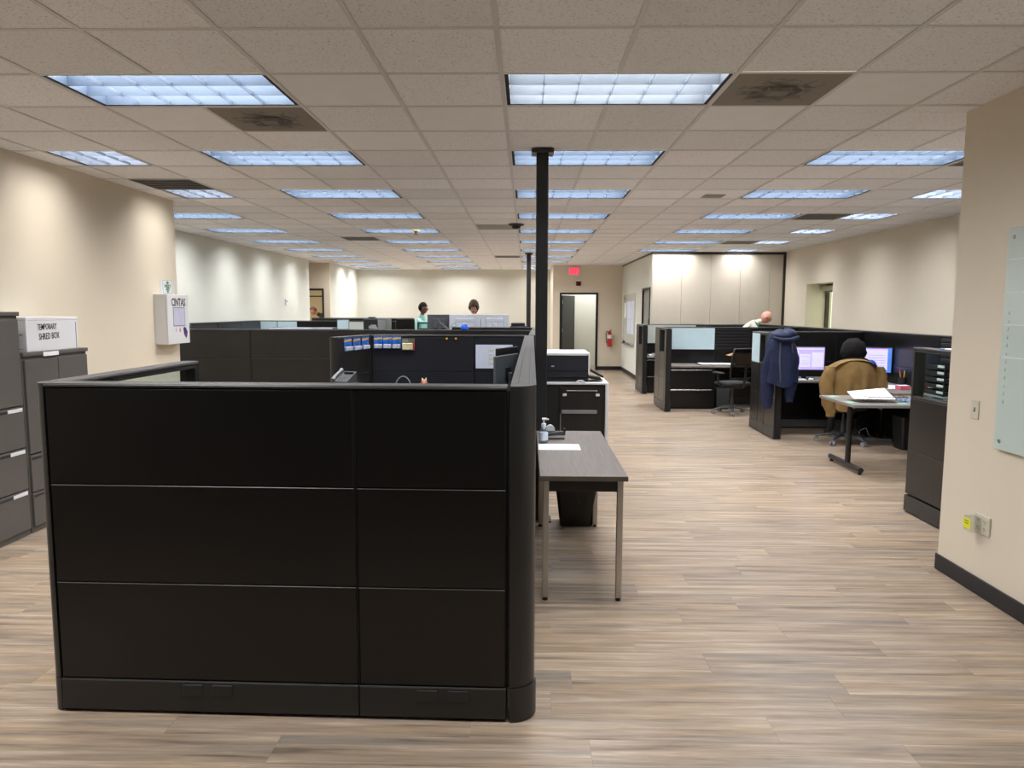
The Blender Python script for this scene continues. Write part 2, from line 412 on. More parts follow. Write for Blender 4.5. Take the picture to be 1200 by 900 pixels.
# ------------------------------------------------------------------ room shell
GX, GY, T = -.1365, 3.2788, .6096
XL, XLF, XB, XR, XN, XS = -4.03, -5.5, -5.25, 5.45, 2.705, 2.66
YC, YL, YA, YA2, YP, YD, YB, YF = 4.66, 8.35, 18.4, 19.4, 15.5, 20.3, 22.6, -6.4
XD = .74
WT = 3.06
REG = [(XL, XN, YF, YC), (XL, XR, YC, YL), (XLF, XR, YL, YP), (XLF, XS, YP, YA), (-6.6, XS, YA, YA2), (XB, XS, YA2, YD), (XB, XD, YD, YB)]
def clip(x0, x1, y0, y1):
    out = []
    for a, b_, c, d in REG:
        u0_, u1_, v0, v1 = max(x0, a), min(x1, b_), max(y0, c), min(y1, d)
        if u1_ - u0_ > .015 and v1 - v0 > .015: out.append((u0_, u1_, v0, v1))
    # merge pieces that together give the whole rectangle
    if sum((p[1] - p[0]) * (p[3] - p[2]) for p in out) > .995 * (x1 - x0) * (y1 - y0): return [(x0, x1, y0, y1)]
    return out

# floor: nearest planks singly, the rest joined
floor = struct('floor', B(-7.6, 5.8, YF - .1, 23.2, -.12, -.008), M['underlay'])
PW, PL = .182, 1.22
full_plank = B(0, PL - .0004, 0, PW - .0004, -.008, 0, b=.0006).mesh('plank', M['plank'])
far = MB(); far_rnd = []
row = 0; y = YF
rr = random.Random(3)
while y < YB:
    x = -5.6 - rr.random() * PL
    while x < XR:
        near = 2.2 < y < 6.4
        for (a, b_, c, d) in clip(x, x + PL, y, y + PW):
            if near:
                if b_ - a > PL - .001 and d - c > PW - .001:
                    link('plank', full_plank, floor, (a, c, 0))
                else:
                    B(0, b_ - a - .0004, 0, d - c - .0004, -.008, 0, b=.0006).build('plank', M['plank'], floor, (a, c, 0))
            else:
                far.add([(a, c, 0), (b_ - .001, c, 0), (b_ - .001, d - .001, 0), (a, d - .001, 0)], [(0, 1, 2, 3)]); far_rnd.append(rr.random())
        x += PL
    y += PW
fm = far.mesh('plank_field', M['plank_far'], recalc=False)
at = fm.attributes.new('rnd', 'FLOAT', 'FACE')
for i, v in enumerate(far_rnd): at.data[i].value = v
pf = link('plank_field', fm, floor); pf['kind'] = 'stuff'
for (a, b_, c, d) in ((-7.5, -5.3, YA2, 22.5), (XD, 3.2, YD, 23.0), (XS + .1, XR, YP + .05, 20.2)):
    B(a, b_, c, d, -.008, -.001).build('side_room_flooring', M['plank_far'], floor)

def wall(name, boxes, m='wall'):
    mb = MB()
    for bx in boxes: mb.box(*bx)
    return struct(name, mb, M[m])
wall('wall_left', [(XL - .12, XL, YF, YL, 0, WT)])
wall('wall_left_return', [(XLF - .12, XL - .12, YL - .12, YL, 0, WT)])
wall('wall_left_far', [(XLF - .12, XLF, YL, YA, 0, WT)], 'wall_cool')
wall('wall_alcove_side', [(-6.72, XLF - .12, YA - .12, YA, 0, WT), (-6.72, -6.6, YA, YA2, 0, WT)])
DX0, DX1, DZ = -6.36, -5.46, 2.17
wall('wall_alcove_back', [(DX1, XB, YA2, YA2 + .12, 0, WT), (-6.72, DX0, YA2, YA2 + .12, 0, WT), (DX0, DX1, YA2, YA2 + .12, DZ, WT)])
wall('wall_left_back', [(XB - .12, XB, YA2 + .12, YB, 0, WT)], 'wall_cool')
wall('wall_back', [(XB - .12, XD + .12, YB, YB + .12, 0, WT)], 'wall_back')
wall('wall_nook', [(XD, XD + .12, YD + .12, YB, 0, WT)])
EX0, EX1, EZ = .98, 1.945, 2.10
wall('wall_door', [(XD, EX0, YD, YD + .12, 0, WT), (EX1, XS, YD, YD + .12, 0, WT), (EX0, EX1, YD, YD + .12, EZ, WT)])
SY0, SY1, SZ = 15.74, 16.66, 2.12
wall('wall_side', [(XS, XS + .12, YP + .03, SY0, 0, WT), (XS, XS + .12, SY1, YD + .12, 0, WT), (XS, XS + .12, SY0, SY1, SZ, WT)], 'wall_cool')
WY0, WY1, WZ0, WZ1 = 13.1, 14.33, .95, 2.19
wall('wall_right', [(XR, XR + .5, YC, WY0, 0, WT), (XR, XR + .5, WY1, YP + .1, 0, WT), (XR, XR + .5, WY0, WY1, 0, WZ0), (XR, XR + .5, WY0, WY1, WZ1, WT)])
wall('wall_right_near', [(XN, XN + .12, YF, YC, 0, WT)])
wall('wall_right_return', [(XN + .12, XR, YC - .12, YC, 0, WT)])
wall('wall_front', [(XL - .12, XN + .12, YF - .12, YF, 0, WT)])
# rooms seen through doorways
wall('wall_office', [(-7.6, -7.5, YA2, 22.5, 0, WT), (-7.6, XB - .12, 22.5, 22.6, 0, WT)])
wall('wall_corridor', [(XD + .12, 3.2, 22.1, 22.2, 0, WT), (3.1, 3.2, YD + .12, 22.1, 0, WT)], 'wall_cool')
wall('wall_side_room', [(XS + .12, 5.4, 18.6, 18.7, 0, WT), (5.3, 5.4, YP + .12, 18.6, 0, WT)])
# baseboards
bh, bt = .105, .012
def baseb(name, *bx):
    mb = MB()
    for b_ in bx: mb.box(*b_, b=.003)
    struct(name, mb, M['base'])
baseb('baseboard_left', (XL, XL + bt, YF, YL, 0, bh))
baseb('baseboard_left_far', (XLF, XLF + bt, YL, YA, 0, bh))
baseb('baseboard_back', (XB, XD, YB - bt, YB, 0, bh))
baseb('baseboard_door', (EX1 + .05, XS - bt, YD - bt, YD, 0, bh), (XD, EX0 - .05, YD - bt, YD, 0, bh))
baseb('baseboard_side', (XS - bt, XS, SY1 + .06, YD, 0, bh))
baseb('baseboard_right', (XR - bt, XR, YC, YP, 0, bh))
baseb('baseboard_right_near', (XN - bt, XN, YF, YC + bt, 0, bh))

# folding partition
part_w = struct('wall_partition', B(XS + .12, XR, YP + .03, YP + .1, 0, WT), M['black'])
xs = [XS + .002 + .615 * k for k in range(5)] + [XR - .05]
for a, b_ in zip(xs[:-1], xs[1:]):
    B(a + .002, b_ - .002, YP, YP + .03, .03, CEIL - .05, b=.004).build('partition_panel', M['partition'], part_w)
B(XS, XR, YP - .015, YP + .03, CEIL - .05, CEIL, b=.004).build('track', M['window_frame'], part_w)
B(XR - .05, XR, YP - .015, YP + .03, 0, CEIL - .05, b=.004).build('jamb', M['window_frame'], part_w)
# trims
struct('trim_1', B(XS - .012, XS, YP - .012, YD, CEIL - .035, CEIL, b=.003), M['window_frame'])

# doors and window
def frame_y(name, x0, x1, y0, y1, z1, m, fw_=.05):
    mb = MB(); mb.box(x0 - fw_, x0, y0, y1, 0, z1 + fw_, b=.004); mb.box(x1, x1 + fw_, y0, y1, 0, z1 + fw_, b=.004); mb.box(x0, x1, y0, y1, z1, z1 + fw_, b=.004)
    return struct(name, mb, m)
d1 = frame_y('door_1', EX0, EX1, YD - .02, YD + .14, EZ, M['doorframe'])
lf = B(0, .93, -.02, .025, .01, 2.08, b=.003).build('door_leaf', M['doorleaf'], d1, (EX0 + .01, YD + .15, 0), (0, 0, math.radians(64)))
mb = MB(); mb.tube([(.86, -.02, .98), (.86, -.075, .98)], .012); mb.tube([(.86, -.07, .98), (.75, -.07, .98)], .011)
mb.build('handle', M['chrome'], lf)
for z in (.25, 1.05, 1.85): MB().tube([(0, -.03, z), (0, -.03, z + .1)], .012).build('hinge', M['steel'], lf)
pl = thing('wall_socket', 'pale wall socket plate seen through the open charcoal door', 'socket', (1.88, 22.1, .42))
B(-.04, .04, -.008, 0, -.06, .06, b=.002).build('plate', M['offwhite'], pl)
for z in (-.022, .022): B(-.016, .016, -.012, -.008, z - .014, z + .014, b=.003).build('outlet', M['greypatch'], pl)

d2 = frame_y('door_2', DX0, DX1, YA2 - .02, YA2 + .14, DZ, M['doorframe'])
B(DX0, DX1, YA2 + .04, YA2 + .08, 2.00, 2.03).build('transom', M['doorframe'], d2)
mb = MB(); y0, y1 = SY0, SY1
mb.box(XS - .02, XS + .025, y0 - .05, y0, 0, SZ + .05, b=.004); mb.box(XS - .02, XS + .025, y1, y1 + .05, 0, SZ + .05, b=.004); mb.box(XS - .02, XS + .025, y0, y1, SZ, SZ + .05, b=.004)
struct('door_3', mb, M['doorframe'])
# window in the right wall
wo = XR + .38
mb = MB()
for a, b_ in ((WY0, WY0 + .05), (WY1 - .05, WY1)): mb.box(wo, wo + .06, a, b_, WZ0, WZ1)
for a, b_ in ((WZ0, WZ0 + .05), (WZ1 - .05, WZ1)): mb.box(wo, wo + .06, WY0, WY1, a, b_)
win = struct('window_1', mb, M['window_frame'])
for a, b_ in ((WY0 + .05, WY1 - .05),):
    B(wo + .025, wo + .032, a, b_, WZ0 + .05, WZ1 - .05).build('pane', M['glass'], win)
B(wo - .09, wo - .005, WY0 + .02, WY1 - .02, WZ1 - .13, WZ1 - .03, b=.02).build('blind_cassette', M['blind'], win)
B(wo - .05, wo - .035, WY0 + .02, WY1 - .02, WZ1 - .16, WZ1 - .13, b=.004).build('blind_rail', M['midgrey'], win)
B(XR - .02, wo, WY0, WY1, WZ0 - .02, WZ0, b=.004).build('sill', M['blind'], win)

# ------------------------------------------------------------------ ceiling
L24 = []; L22 = []
for r in list(range(-2, 29, 3)) + [30]: L24.append((-4, r))
for r in range(-2, 26, 3): L24.append((0, r))
for r in range(4, 20, 3): L24.append((4, r))
for r in list(range(10, 29, 3)) + [30]: L24.append((-8, r))
for r in (-2, 1, 4, 7): L22.append((-6, r, 'left'))
for r in range(4, 20, 3): L22.append((7, r, 'right'))
L22 += [(0, 28, 'nook'), (0, 30, 'nook')]
DIFF = [(2, 1), (-3, 2)]
GRILLE = [(-6, 6)]
PLAIN = [(6, 10), (-1, 12), (-5, 15), (-1, 22), (6, 16), (6, 4)]
used = set()
for c, r in L24: used |= {(c, r), (c + 1, r)}
for c, r, _ in L22: used.add((c, r))
for c, r in DIFF + GRILLE + PLAIN: used.add((c, r))
gb = MB()
tw = .012
ys = [GY + T * j for j in range(-17, 33)]; xg = [GX + T * i for i in range(-11, 11)]
mid = {(c + 1, r) for c, r in L24}               # the grid bar is left out under a long light
for i, xv in zip(range(-11, 11), xg):
    for j in range(-17, 33):
        if (i, j) in mid: continue
        for a, b_, c, d in REG:
            c2, d2 = max(c, GY + T * j), min(d, GY + T * (j + 1))
            if a < xv < b_ and d2 - c2 > .01: gb.box(xv - tw, xv + tw, c2, d2, CEIL, CEIL + .004)
for yv in ys:
    for a, b_, c, d in REG:
        if c < yv < d: gb.box(a, b_, yv - tw, yv + tw, CEIL + .0005, CEIL + .0035)
ceiling = struct('ceiling', gb, M['tgrid'])
e = .004
M['tile_smooth'] = mat('smooth_ceiling_tile', (.81, .805, .825), .9, var=.02, spec=.1)
SMOOTH = {(3, 1), (2, 2), (-2, 1), (-1, 2), (-4, 2), (1, 5), (-2, 3)}
smooth_tile = B(.004, T - .004, .004, T - .004, 0, .015, b=.003).mesh('ceiling_tile', M['tile_smooth'])
full_tile = B(e, T - e, e, T - e, 0, .015, b=.003).mesh('ceiling_tile', M['tile'])
farc = MB()
for i in range(-11, 11):
    for j in range(-17, 33):
        if (i, j) in used: continue
        x0, y0 = GX + T * i, GY + T * j
        for (a, b_, c, d) in clip(x0 + e, x0 + T - e, y0 + e, y0 + T - e):
            if -2 <= j <= 10:
                if b_ - a > T - 2 * e - .001 and d - c > T - 2 * e - .001: link('ceiling_tile', smooth_tile if (i, j) in SMOOTH else full_tile, ceiling, (x0, y0, CEIL + .006))
                else: B(0, b_ - a, 0, d - c, 0, .015, b=.003).build('ceiling_tile', M['tile'], ceiling, (a, c, CEIL + .006))
            else: farc.box(a, b_, c, d, CEIL + .006, CEIL + .02)
o = farc.build('ceiling_tile_field', M['tile'], ceiling); o['kind'] = 'stuff'
for (a, b_, c, d) in ((-7.5, XB - .12, YA2 + .12, 22.5), (XD + .12, 3.1, YD + .12, 22.1), (XS + .12, 5.3, YP + .1, 18.6)):
    B(a, b_, c, d, 2.75, 2.77).build('side_room_ceiling', M['tile'], ceiling)

def make_light(nx, name, label, group, louv, deep=.069, lamp='lamp'):
    W, D = T * nx, T
    root = thing(name, label, 'ceiling light', (0, 0, 0), 0, group)
    h0, ht = .004, .150
    hb = MB()                                    # open box reflector
    for bx in ((.012, .016, .012, D - .012, h0, ht), (W - .016, W - .012, .012, D - .012, h0, ht), (.016, W - .016, .012, .016, h0, ht), (.016, W - .016, D - .016, D - .012, h0, ht), (.012, W - .012, .012, D - .012, ht, ht + .004)): hb.box(*bx)
    hb.build('housing', M['housing'], root)
    fr = MB(); a = .014; t = .017
    for bx in ((a, a + t + .006, a, D - a), (W - a - t - .006, W - a, a, D - a), (a, W - a, a, a + t * .5), (a, W - a, D - a - t * .6, D - a)): fr.box(*bx, h0 + .002, h0 + .03)
    fr.build('frame', M['black'], root)
    n = 3 * nx; lv = MB(); cb = MB()
    x0, x1, y0_, y1_ = .036, W - .036, .026, D - .028
    hz0, hz1 = h0 + .003, h0 + deep
    for k in range(n + 1):
        xx = x0 + (x1 - x0) * k / n; hc = hz1 if k in (0, n) else hz0 + .020; (lv if k in (0, n) else cb).add([(xx - .001, y0_, hz0), (xx + .001, y0_, hz0), (xx + .004, y0_, hc), (xx - .004, y0_, hc), (xx - .001, y1_, hz0), (xx + .001, y1_, hz0), (xx + .004, y1_, hc), (xx - .004, y1_, hc)],
            [(0, 1, 2, 3), (4, 7, 6, 5), (0, 4, 5, 1), (1, 5, 6, 2), (2, 6, 7, 3), (3, 7, 4, 0)])
    for k in range(4):
        yy = y0_ + (y1_ - y0_) * k / 3; lv.add([(x0, yy - .001, hz0), (x0, yy + .001, hz0), (x0, yy + .007, hz1), (x0, yy - .007, hz1), (x1, yy - .001, hz0), (x1, yy + .001, hz0), (x1, yy + .007, hz1), (x1, yy - .007, hz1)],
            [(0, 3, 2, 1), (4, 5, 6, 7), (0, 1, 5, 4), (1, 2, 6, 5), (2, 3, 7, 6), (3, 0, 4, 7)])
    lv.build('louvre', louv, root)
    cb.build('cross_blade', M['cross'], root)
    mbp = MB(); mbp.add([(.03, .03, ht - .012), (W - .03, .03, ht - .012), (W - .03, D - .03, ht - .012), (.03, D - .03, ht - .012)], [(0, 3, 2, 1)])
    link('lamp_panel', mbp.mesh('lamp_panel', M[lamp], recalc=False), root)
    return root
ROWL = {-8: ('long blue-white louvred ceiling light in the row beside the far pale wall', 'long lights beside the far pale wall'), -4: ('long blue-white louvred ceiling light in the row over the left cubicles', 'long lights over the left cubicles'),
        0: ('long blue-white louvred ceiling light in the row of the black poles', 'long lights in line with the poles'), 4: ('long blue-white louvred ceiling light in the row over the right cubicles', 'long lights over the right cubicles')}
first = make_light(2, 'ceiling_light', 'long ceiling light', None, M['louvre'])
for k, (c, r) in enumerate(L24):
    o = first if k == 0 else copy_tree(first)
    if (c, r) == (0, 1):
        for ch in o.children:
            if ch.name.startswith('louvre'): ch.data = ch.data.copy(); ch.data.materials[0] = M['louvre_lamp_tint']
        o['label'] = 'long recessed ceiling light with a whiter lamp tint painted on its louvre beside a stained air diffuser'
    o.location = (GX + T * c, GY + T * r, CEIL)
    if (c, r) != (0, 1): o['label'], o['group'] = ROWL[c]
sq = make_light(1, 'square_ceiling_light', '', None, M['louvre_warm'], .110, 'lamp_dim')
sq2 = make_light(1, 'square_ceiling_light', '', None, M['louvre_warm'], .069)
LB = {'left': ('square recessed ceiling light beside the near left wall', 'square lights by the left wall'), 'right': ('square recessed ceiling light beside the right wall', 'square lights by the right wall'), 'nook': ('square recessed ceiling light in the nook before the back wall', 'square lights in the nook')}
for k, (c, r, s_) in enumerate(L22):
    o = sq if k == 0 else sq2 if k == 4 else copy_tree(sq if s_ == 'left' else sq2)
    o.location = (GX + T * c, GY + T * r, CEIL); o['label'] = LB[s_][0]
    if LB[s_][1]: o['group'] = LB[s_][1]
# lamps of the side rooms; corridor and partition-room ones are added fill, unseen
for nm, lab, loc, m in (('office_ceiling_lamp', 'warm flat ceiling lamp in the small office behind the black door frame', (-6.4, 20.6, 2.74), 'warm_lamp'), ('corridor_fill_lamp', 'added unseen fill lamp in the corridor behind the charcoal door', (1.9, 21.3, 2.74), 'lamp'), ('side_room_fill_lamp', 'added unseen fill lamp in the room behind the folding partition', (3.6, 16.6, 2.74), 'lamp')):
    t = thing(nm, lab, 'ceiling light', loc)
    B(-.32, .32, -.32, .32, -.03, .01, b=.004).build('frame', M['white'], t)
    mbp = MB(); mbp.add([(-.28, -.28, -.032), (.28, -.28, -.032), (.28, .28, -.032), (-.28, .28, -.032)], [(0, 3, 2, 1)])
    link('lamp_panel', mbp.mesh('lamp_panel', M[m], recalc=False), t)
for k, (c, r) in enumerate(DIFF):
    t = thing('air_diffuser', ('dust-streaked brown square air diffuser to the right of a ceiling light', 'dust-streaked brown square air diffuser behind the left front ceiling light')[k], 'air vent', (GX + T * (c + .5), GY + T * (r + .5), CEIL))
    h = T / 2 - .013
    B(-h, h, -h, h, .0, .012, b=.003).build('face_plate', M['stain'], t)
    mb = MB(); q = .10
    mb.add([(-.07, -.07, -.002), (.07, -.07, -.002), (.07, .07, -.002), (-.07, .07, -.002), (-.05, -.05, -.016), (.05, -.05, -.016), (.05, .05, -.016), (-.05, .05, -.016)], [(0, 1, 5, 4), (1, 2, 6, 5), (2, 3, 7, 6), (3, 0, 4, 7), (4, 5, 6, 7)])
    mb.build('centre_cone', M['cone'], t)
for c, r in GRILLE:
    t = thing('return_grille', 'dark slatted return-air grille in the ceiling by the left wall', 'air vent', (GX + T * c, GY + T * r, CEIL))
    h = T - .013
    B(.013, h, .013, h, .012, .018).build('backing', M['black'], t)
    for k in range(5): B(.02, h - .007, .03 + k * .115, .10 + k * .115, 0, .004).build('slat', M['grilledark'], t)
    mb = MB()
    for bx in ((.013, .03, .013, h), (h - .017, h, .013, h), (.013, h, .013, .025), (.013, h, h - .012, h)): mb.box(*bx, 0, .012)
    mb.build('frame', M['grilledark'], t)
PLL = ['taupe perforated air vent between two lights near the right wall', 'taupe perforated air vent beside the dark ceiling sensor', 'taupe perforated air vent in the left aisle ceiling', 'taupe perforated air vent close to the far black pole', 'taupe perforated air vent above the bald person', 'taupe perforated air vent beside the near end of the right wall']
for k, (c, r) in enumerate(PLAIN):
    t = thing('perforated_vent', PLL[k], 'air vent', (GX + T * (c + .5), GY + T * (r + .5), CEIL))
    h = T / 2 - .013
    B(-h, h, -h, h, .0, .01, b=.003).build('face_plate', M['greypatch'] if k in (1,) else M['grilledark'], t)
    mb = MB()
    for bx in ((-h, -h + .02, -h, h), (h - .02, h, -h, h), (-h, h, -h, -h + .02), (-h, h, h - .02, h)): mb.box(*bx, -.003, .0)
    mb.build('rim', M['greypatch'], t)
x, y = GX + T * 3.5, GY + T * 7.7
t = thing('ceiling_speaker', 'small grey square device set in a ceiling tile', 'speaker', (x, y, CEIL + .006)); B(-.11, .11, -.11, .11, -.006, 0, b=.002).build('cover', M['greypatch'], t); B(-.09, .09, -.09, .09, -.008, -.006, b=.002).build('mesh_face', M['greypatch'], t)
for (c, r, lab) in ((-.02, 11.9, 'dark flat round ceiling sensor in front of a grey vent'), (-2.6, 13.3, 'small brass-coloured sprinkler head below a ceiling light')):
    t = thing('ceiling_sensor' if c > -1 else 'sprinkler_head', lab, 'sensor' if c > -1 else 'sprinkler', (GX + T * c, GY + T * r, CEIL))
    if c > -1:
        MB().lathe([(.03, .0), (.11, -.004), (.115, -.014), (.10, -.022)], n=20).build('disc', M['grilledark'], t)
        MB().lathe([(.065, -.022), (.06, -.05), (.045, -.062)], n=16).build('body', M['black'], t)
    else:
        MB().lathe([(.06, 0), (.06, -.006), (.05, -.01)], n=16).build('escutcheon', M['cardyellow'], t)
        MB().lathe([(.02, -.01), (.02, -.05), (.04, -.055), (.04, -.06)], n=12).build('deflector', M['grilledark'], t)

# poles
def pole(x, y, s, lab):
    t = thing('support_pole', lab, 'pole', (x, y, 0))
    B(-s / 2, s / 2, -s / 2, s / 2, .01, CEIL - .012, b=.006).build('shaft', M['frame'], t)
    B(-s * .5, s * .95, -s * .95, s * .95, 0, .01, b=.003).build('base_plate', M['frame'], t)
    B(-s * .9, s * .9, -s * .9, s * .9, CEIL - .03, CEIL - .001, b=.003).build('top_collar', M['frame'], t)
pole(.118, 5.70, .094, 'square black steel pole rising beside the narrow table')
pole(.05, 15.9, .094, 'square black steel pole far behind the first pole')

# ------------------------------------------------------------------ cubicle partitions
PH = 1.385
Z3 = [.145, .558, .970, PH - .018]
def run(label, p0, p1, segs, h=PH, t=.092, tile='panel', post0=False, post1=False, group='black cubicle partitions', outlets=(), capw=0.0, strips=True, levels=None):
    """segs: list of (length, rows_right, rows_left); a row list names the kind of each tile from the bottom up"""
    p0 = Vector((*p0, 0)); p1 = Vector((*p1, 0)); d = p1 - p0; L = d.length
    root = thing('cubicle_panel', label, 'cubicle panel', p0, math.atan2(d.y, d.x), group)
    tot = sum(s_[0] for s_ in segs); zs = levels or [.145 + (h - .163) * k / 3 for k in range(4)]
    core = MB(); x = 0; ht = t / 2; th = .012
    for n_, (ln, rr_, rl) in enumerate(segs):
        x0, x1 = x, x + ln * L / tot; x = x1
        core.box(x0, x1, -ht + th + .001, ht - th - .001, .012, .145)
        for k in range(3):
            z0, z1 = zs[k], zs[k + 1]
            for sd, rows in ((-1, rr_), (1, rl)):
                kind = rows[k]
                ya, yb = (-ht, -ht + th) if sd < 0 else (ht - th, ht)
                if kind == 'glass':
                    if sd < 0:
                        fr = MB(); q = .035
                        for bx in ((x0 + .004, x0 + q, z0, z1), (x1 - q, x1 - .004, z0, z1), (x0 + q, x1 - q, z0, z0 + .02), (x0 + q, x1 - q, z1 - .02, z1)): fr.box(bx[0], bx[1], -ht, ht, bx[2], bx[3], b=.003)
                        fo = fr.build('window_frame', M['frame'], root)
                        B(x0 + q - .004, x1 - q + .004, -.004, .004, z0 + .016, z1 - .016).build('window_pane', M['glass'], fo)
                elif kind == 'slat':
                    nsl = max(4, int((z1 - z0) / .052)); dz = (z1 - z0) / nsl
                    for q in range(nsl):
                        za = z0 + q * dz
                        B(x0 + .006, x1 - .006, ya + (.004 if sd < 0 else -.004) * 0, yb, za + .006, za + dz - .008, b=.004).build('slat', M['slat'], root)
                else:
                    m_ = M[{'t': tile, 'f': 'tack', 'w': 'frost', 'g': 'frost_grey', 'b': 'panel_brown'}[kind]]
                    pt_ = B(x0 + .0062, x1 - .0062, ya, yb, z0 + .0015, z1 - .0025, b=.0028).build('panel_tile', m_, root)
                    if k < 2 and kind in 'tb': B(x0 + .006, x1 - .006, ya - (.0006 if sd < 0 else -.0006), yb, z1 - .0058, z1 - .0022, b=.0012).build('painted_tile_glint', M['cap'], pt_)  # pale strip painted in for the highlight along the tile's top edge
            if rr_[k] != 'glass': core.box(x0, x1, -ht + th + .001, ht - th - .001, z0, z1)
        for sd in (-1, 1):
            ya, yb = (-ht - .004, -ht + th) if sd < 0 else (ht - th, ht + .004)
            bc = B(x0 + .0015, x1 - .0015, ya, yb, .012, .1425, b=.003).build('base_cover', M['frame'], root)
            B(x0 + .003, x1 - .003, ya + .0008, yb, .1415, .1445, b=.001).build('painted_cover_glint', M['cap'], bc)  # added pale line imitating light caught on the base cover top
            if sd < 0:
                for ox in outlets:
                    if x0 < ox < x1: B(ox - .042, ox + .042, ya - .004, ya + .004, .082, .132, b=.0025).build('outlet_cover', M['frame'], bc)
        if strips and n_ > 0:
            st = MB(); st.box(x0 - .0045, x0 + .0045, -ht + .004, -ht + th, zs[0], zs[3])
            for q in range(int((zs[3] - zs[0]) / .0254)): st.box(x0 - .0016, x0 + .0016, -ht + .0015, -ht + .004, zs[0] + .01 + q * .0254, zs[0] + .022 + q * .0254)
            st.build('slotted_strip', M['black'], root)
    core.build('core', M['black'], root)
    cw = ht + .003 + capw
    cp = MB(); cp.box(0, L, -cw, cw, h - .015, h - .003, b=.003)
    for a, b_ in ((-cw + .002, -cw * .42), (-cw * .40, cw * .40), (cw * .42, cw - .002)): cp.box(.001, L - .001, a, b_, h - .004, h, b=.0015)
    cp.build('top_cap', M['cap'], root)
    ft = MB()
    for fx in (.06, L / 2, L - .06): ft.lathe([(.022, 0), (.022, .006), (.008, .008), (.008, .014)], (fx, 0, 0), n=10)
    ft.build('levelling_foot', M['steel'], root)
    for on, xx, sg in ((post0, 0, -1), (post1, L, 1)):
        if on:
            n = 8; poly = [(xx + sg * .03 * math.sin(PI * k / n) + sg * .004, (-ht + t * (1 - math.cos(PI * k / n)) / 2)) for k in range(n + 1)] + [(xx, ht), (xx, -ht)]
            MB().prism(poly, .004, h - .001, smooth=True).build('end_post', M['frame'], root)
    return root
ttt = ['t', 't', 't']
# --- near station (slightly askew)
A0, A1 = (-1.935, 2.896), (-.0715, 2.857)
run('long black partition with six steel tiles facing the open wood floor', A0, A1, [(1.262, ttt, ['t', 'f', 'f']), (.61, ttt, ['t', 'f', 'f'])], outlets=(.56, .685, 1.54, 1.665), levels=[.148, .562, .972, PH - .018], group=None)
# curved corner of the near station
ck = thing('corner_post', 'rounded dark corner post joining two near black partitions', 'corner post', (-.060, 2.811, 0))
def arc_poly(r, w, n=12):
    p = [(0, 0)] + [(r * math.sin(PI / 2 * k / n) + .004, r - r * math.cos(PI / 2 * k / n)) for k in range(n + 1)]
    return p + [(r + .004 - w * .0, r), (0, r)]
MB().prism(arc_poly(.098, .05), .148, PH - .004, smooth=True).build('post_shell', M['frame'], ck)
pb = [(x * 1.04, y - .006) for x, y in arc_poly(.101, .05)]
MB().prism(pb, .004, .145, smooth=True).build('base_cover', M['frame'], ck)
MB().prism([(x, y) for x, y in arc_poly(.099, .05)], PH - .004, PH, smooth=True).build('top_cap', M['cap'], ck)
st = MB(); st.box(-.009, -.001, .006, .02, .148, PH - .018)
for q in range(46): st.box(-.007, -.003, .002, .006, .165 + q * .0254, .178 + q * .0254)
st.build('slotted_strip', M['black'], ck)
run('short black partition with a window on the open left end of the near station', (-1.935, 2.95), (-1.918, 4.09), [(.30, ttt, ['t', 't', 't']), (.84, ['t', 't', 'glass'], ['t', 't', 'glass'])], post1=True, group=None)
# end post at the near left corner
kp = thing('end_cap_post', 'slim rounded post at the left end of the near black partition', 'corner post', (-1.975, 2.852, 0))
poly = [(-.012 + .05 * 0, .0)] ; n = 10
poly = [(.036 - .042 * math.sin(PI * k / n), .046 - .046 * math.cos(PI * k / n)) for k in range(n + 1)]
MB().prism(poly, .145, PH - .003, smooth=True).build('post_shell', M['frame'], kp)
MB().prism([(x * 1.03, y * 1.02 - .002) for x, y in poly], .004, .142, smooth=True).build('base_cover', M['frame'], kp)
MB().prism(poly, PH - .003, PH, smooth=True).build('top_cap', M['cap'], kp)
fff = ['t', 'f', 'f']
run('long black side partition running from the near corner behind the narrow table', (-.010, 2.912), (.036, 8.40), [(.92, ttt, fff)] * 6, tile='panel', capw=.004, group=None)
run('dark fabric partition with toy cards and a printed sheet pinned to it', (-1.80, 8.46), (.0, 8.45), [(1.2, fff, ttt), (.6, fff, ttt)], group=None)
run('short dark wing partition with toy cards under its edge', (-2.04, 7.66), (-1.858, 8.36), [(.7, ttt, fff)][::1], tile='panel_brown', post0=True, group=None)
cp_ = thing('corner_post', 'square black corner post between the fabric panel and its short wing', 'corner post', (-1.855, 8.415, 0)); B(-.012, .05, -.004, .085, .004, PH - .004, b=.004).build('post_shell', M['black'], cp_); B(-.013, .051, -.005, .086, PH - .004, PH, b=.001).build('top_cap', M['cap'], cp_)
# --- middle row
run('wide brown-black partition wall behind the near station beside the first aid cabinet', (-5.40, 10.52), (.10, 10.52), [(1.38, ['b'] * 3, ttt), (1.165, ['b'] * 3, ttt), (1.13, ['b'] * 3, ttt), (1.80, ['b'] * 3, ttt)], strips=True, group=None)
run('black side partition between the copier and the middle row', (.075, 8.51), (.115, 10.46), [(1, ttt, fff), (1, ttt, fff)], group=None)
run('black side partition behind the middle row near the far pole', (.13, 10.57), (.15, 12.15), [(1, ttt, fff), (1, ttt, fff)], group=None)
run('narrow black partition in front of the two white monitors', (-1.25, 12.2), (.10, 12.2), [(.68, ttt, fff), (.68, ttt, fff)], group=None)
run('black partition with pale glass tiles beside the far left wall', (-5.40, 14.55), (-2.62, 14.55), [(.40, ['t', 't', 'w'], ttt), (.40, ['t', 't', 'w'], ttt), (.90, ttt, ttt), (.72, ['t', 't', 'g'], ttt), (.36, ttt, ttt)], h=1.445, group=None)
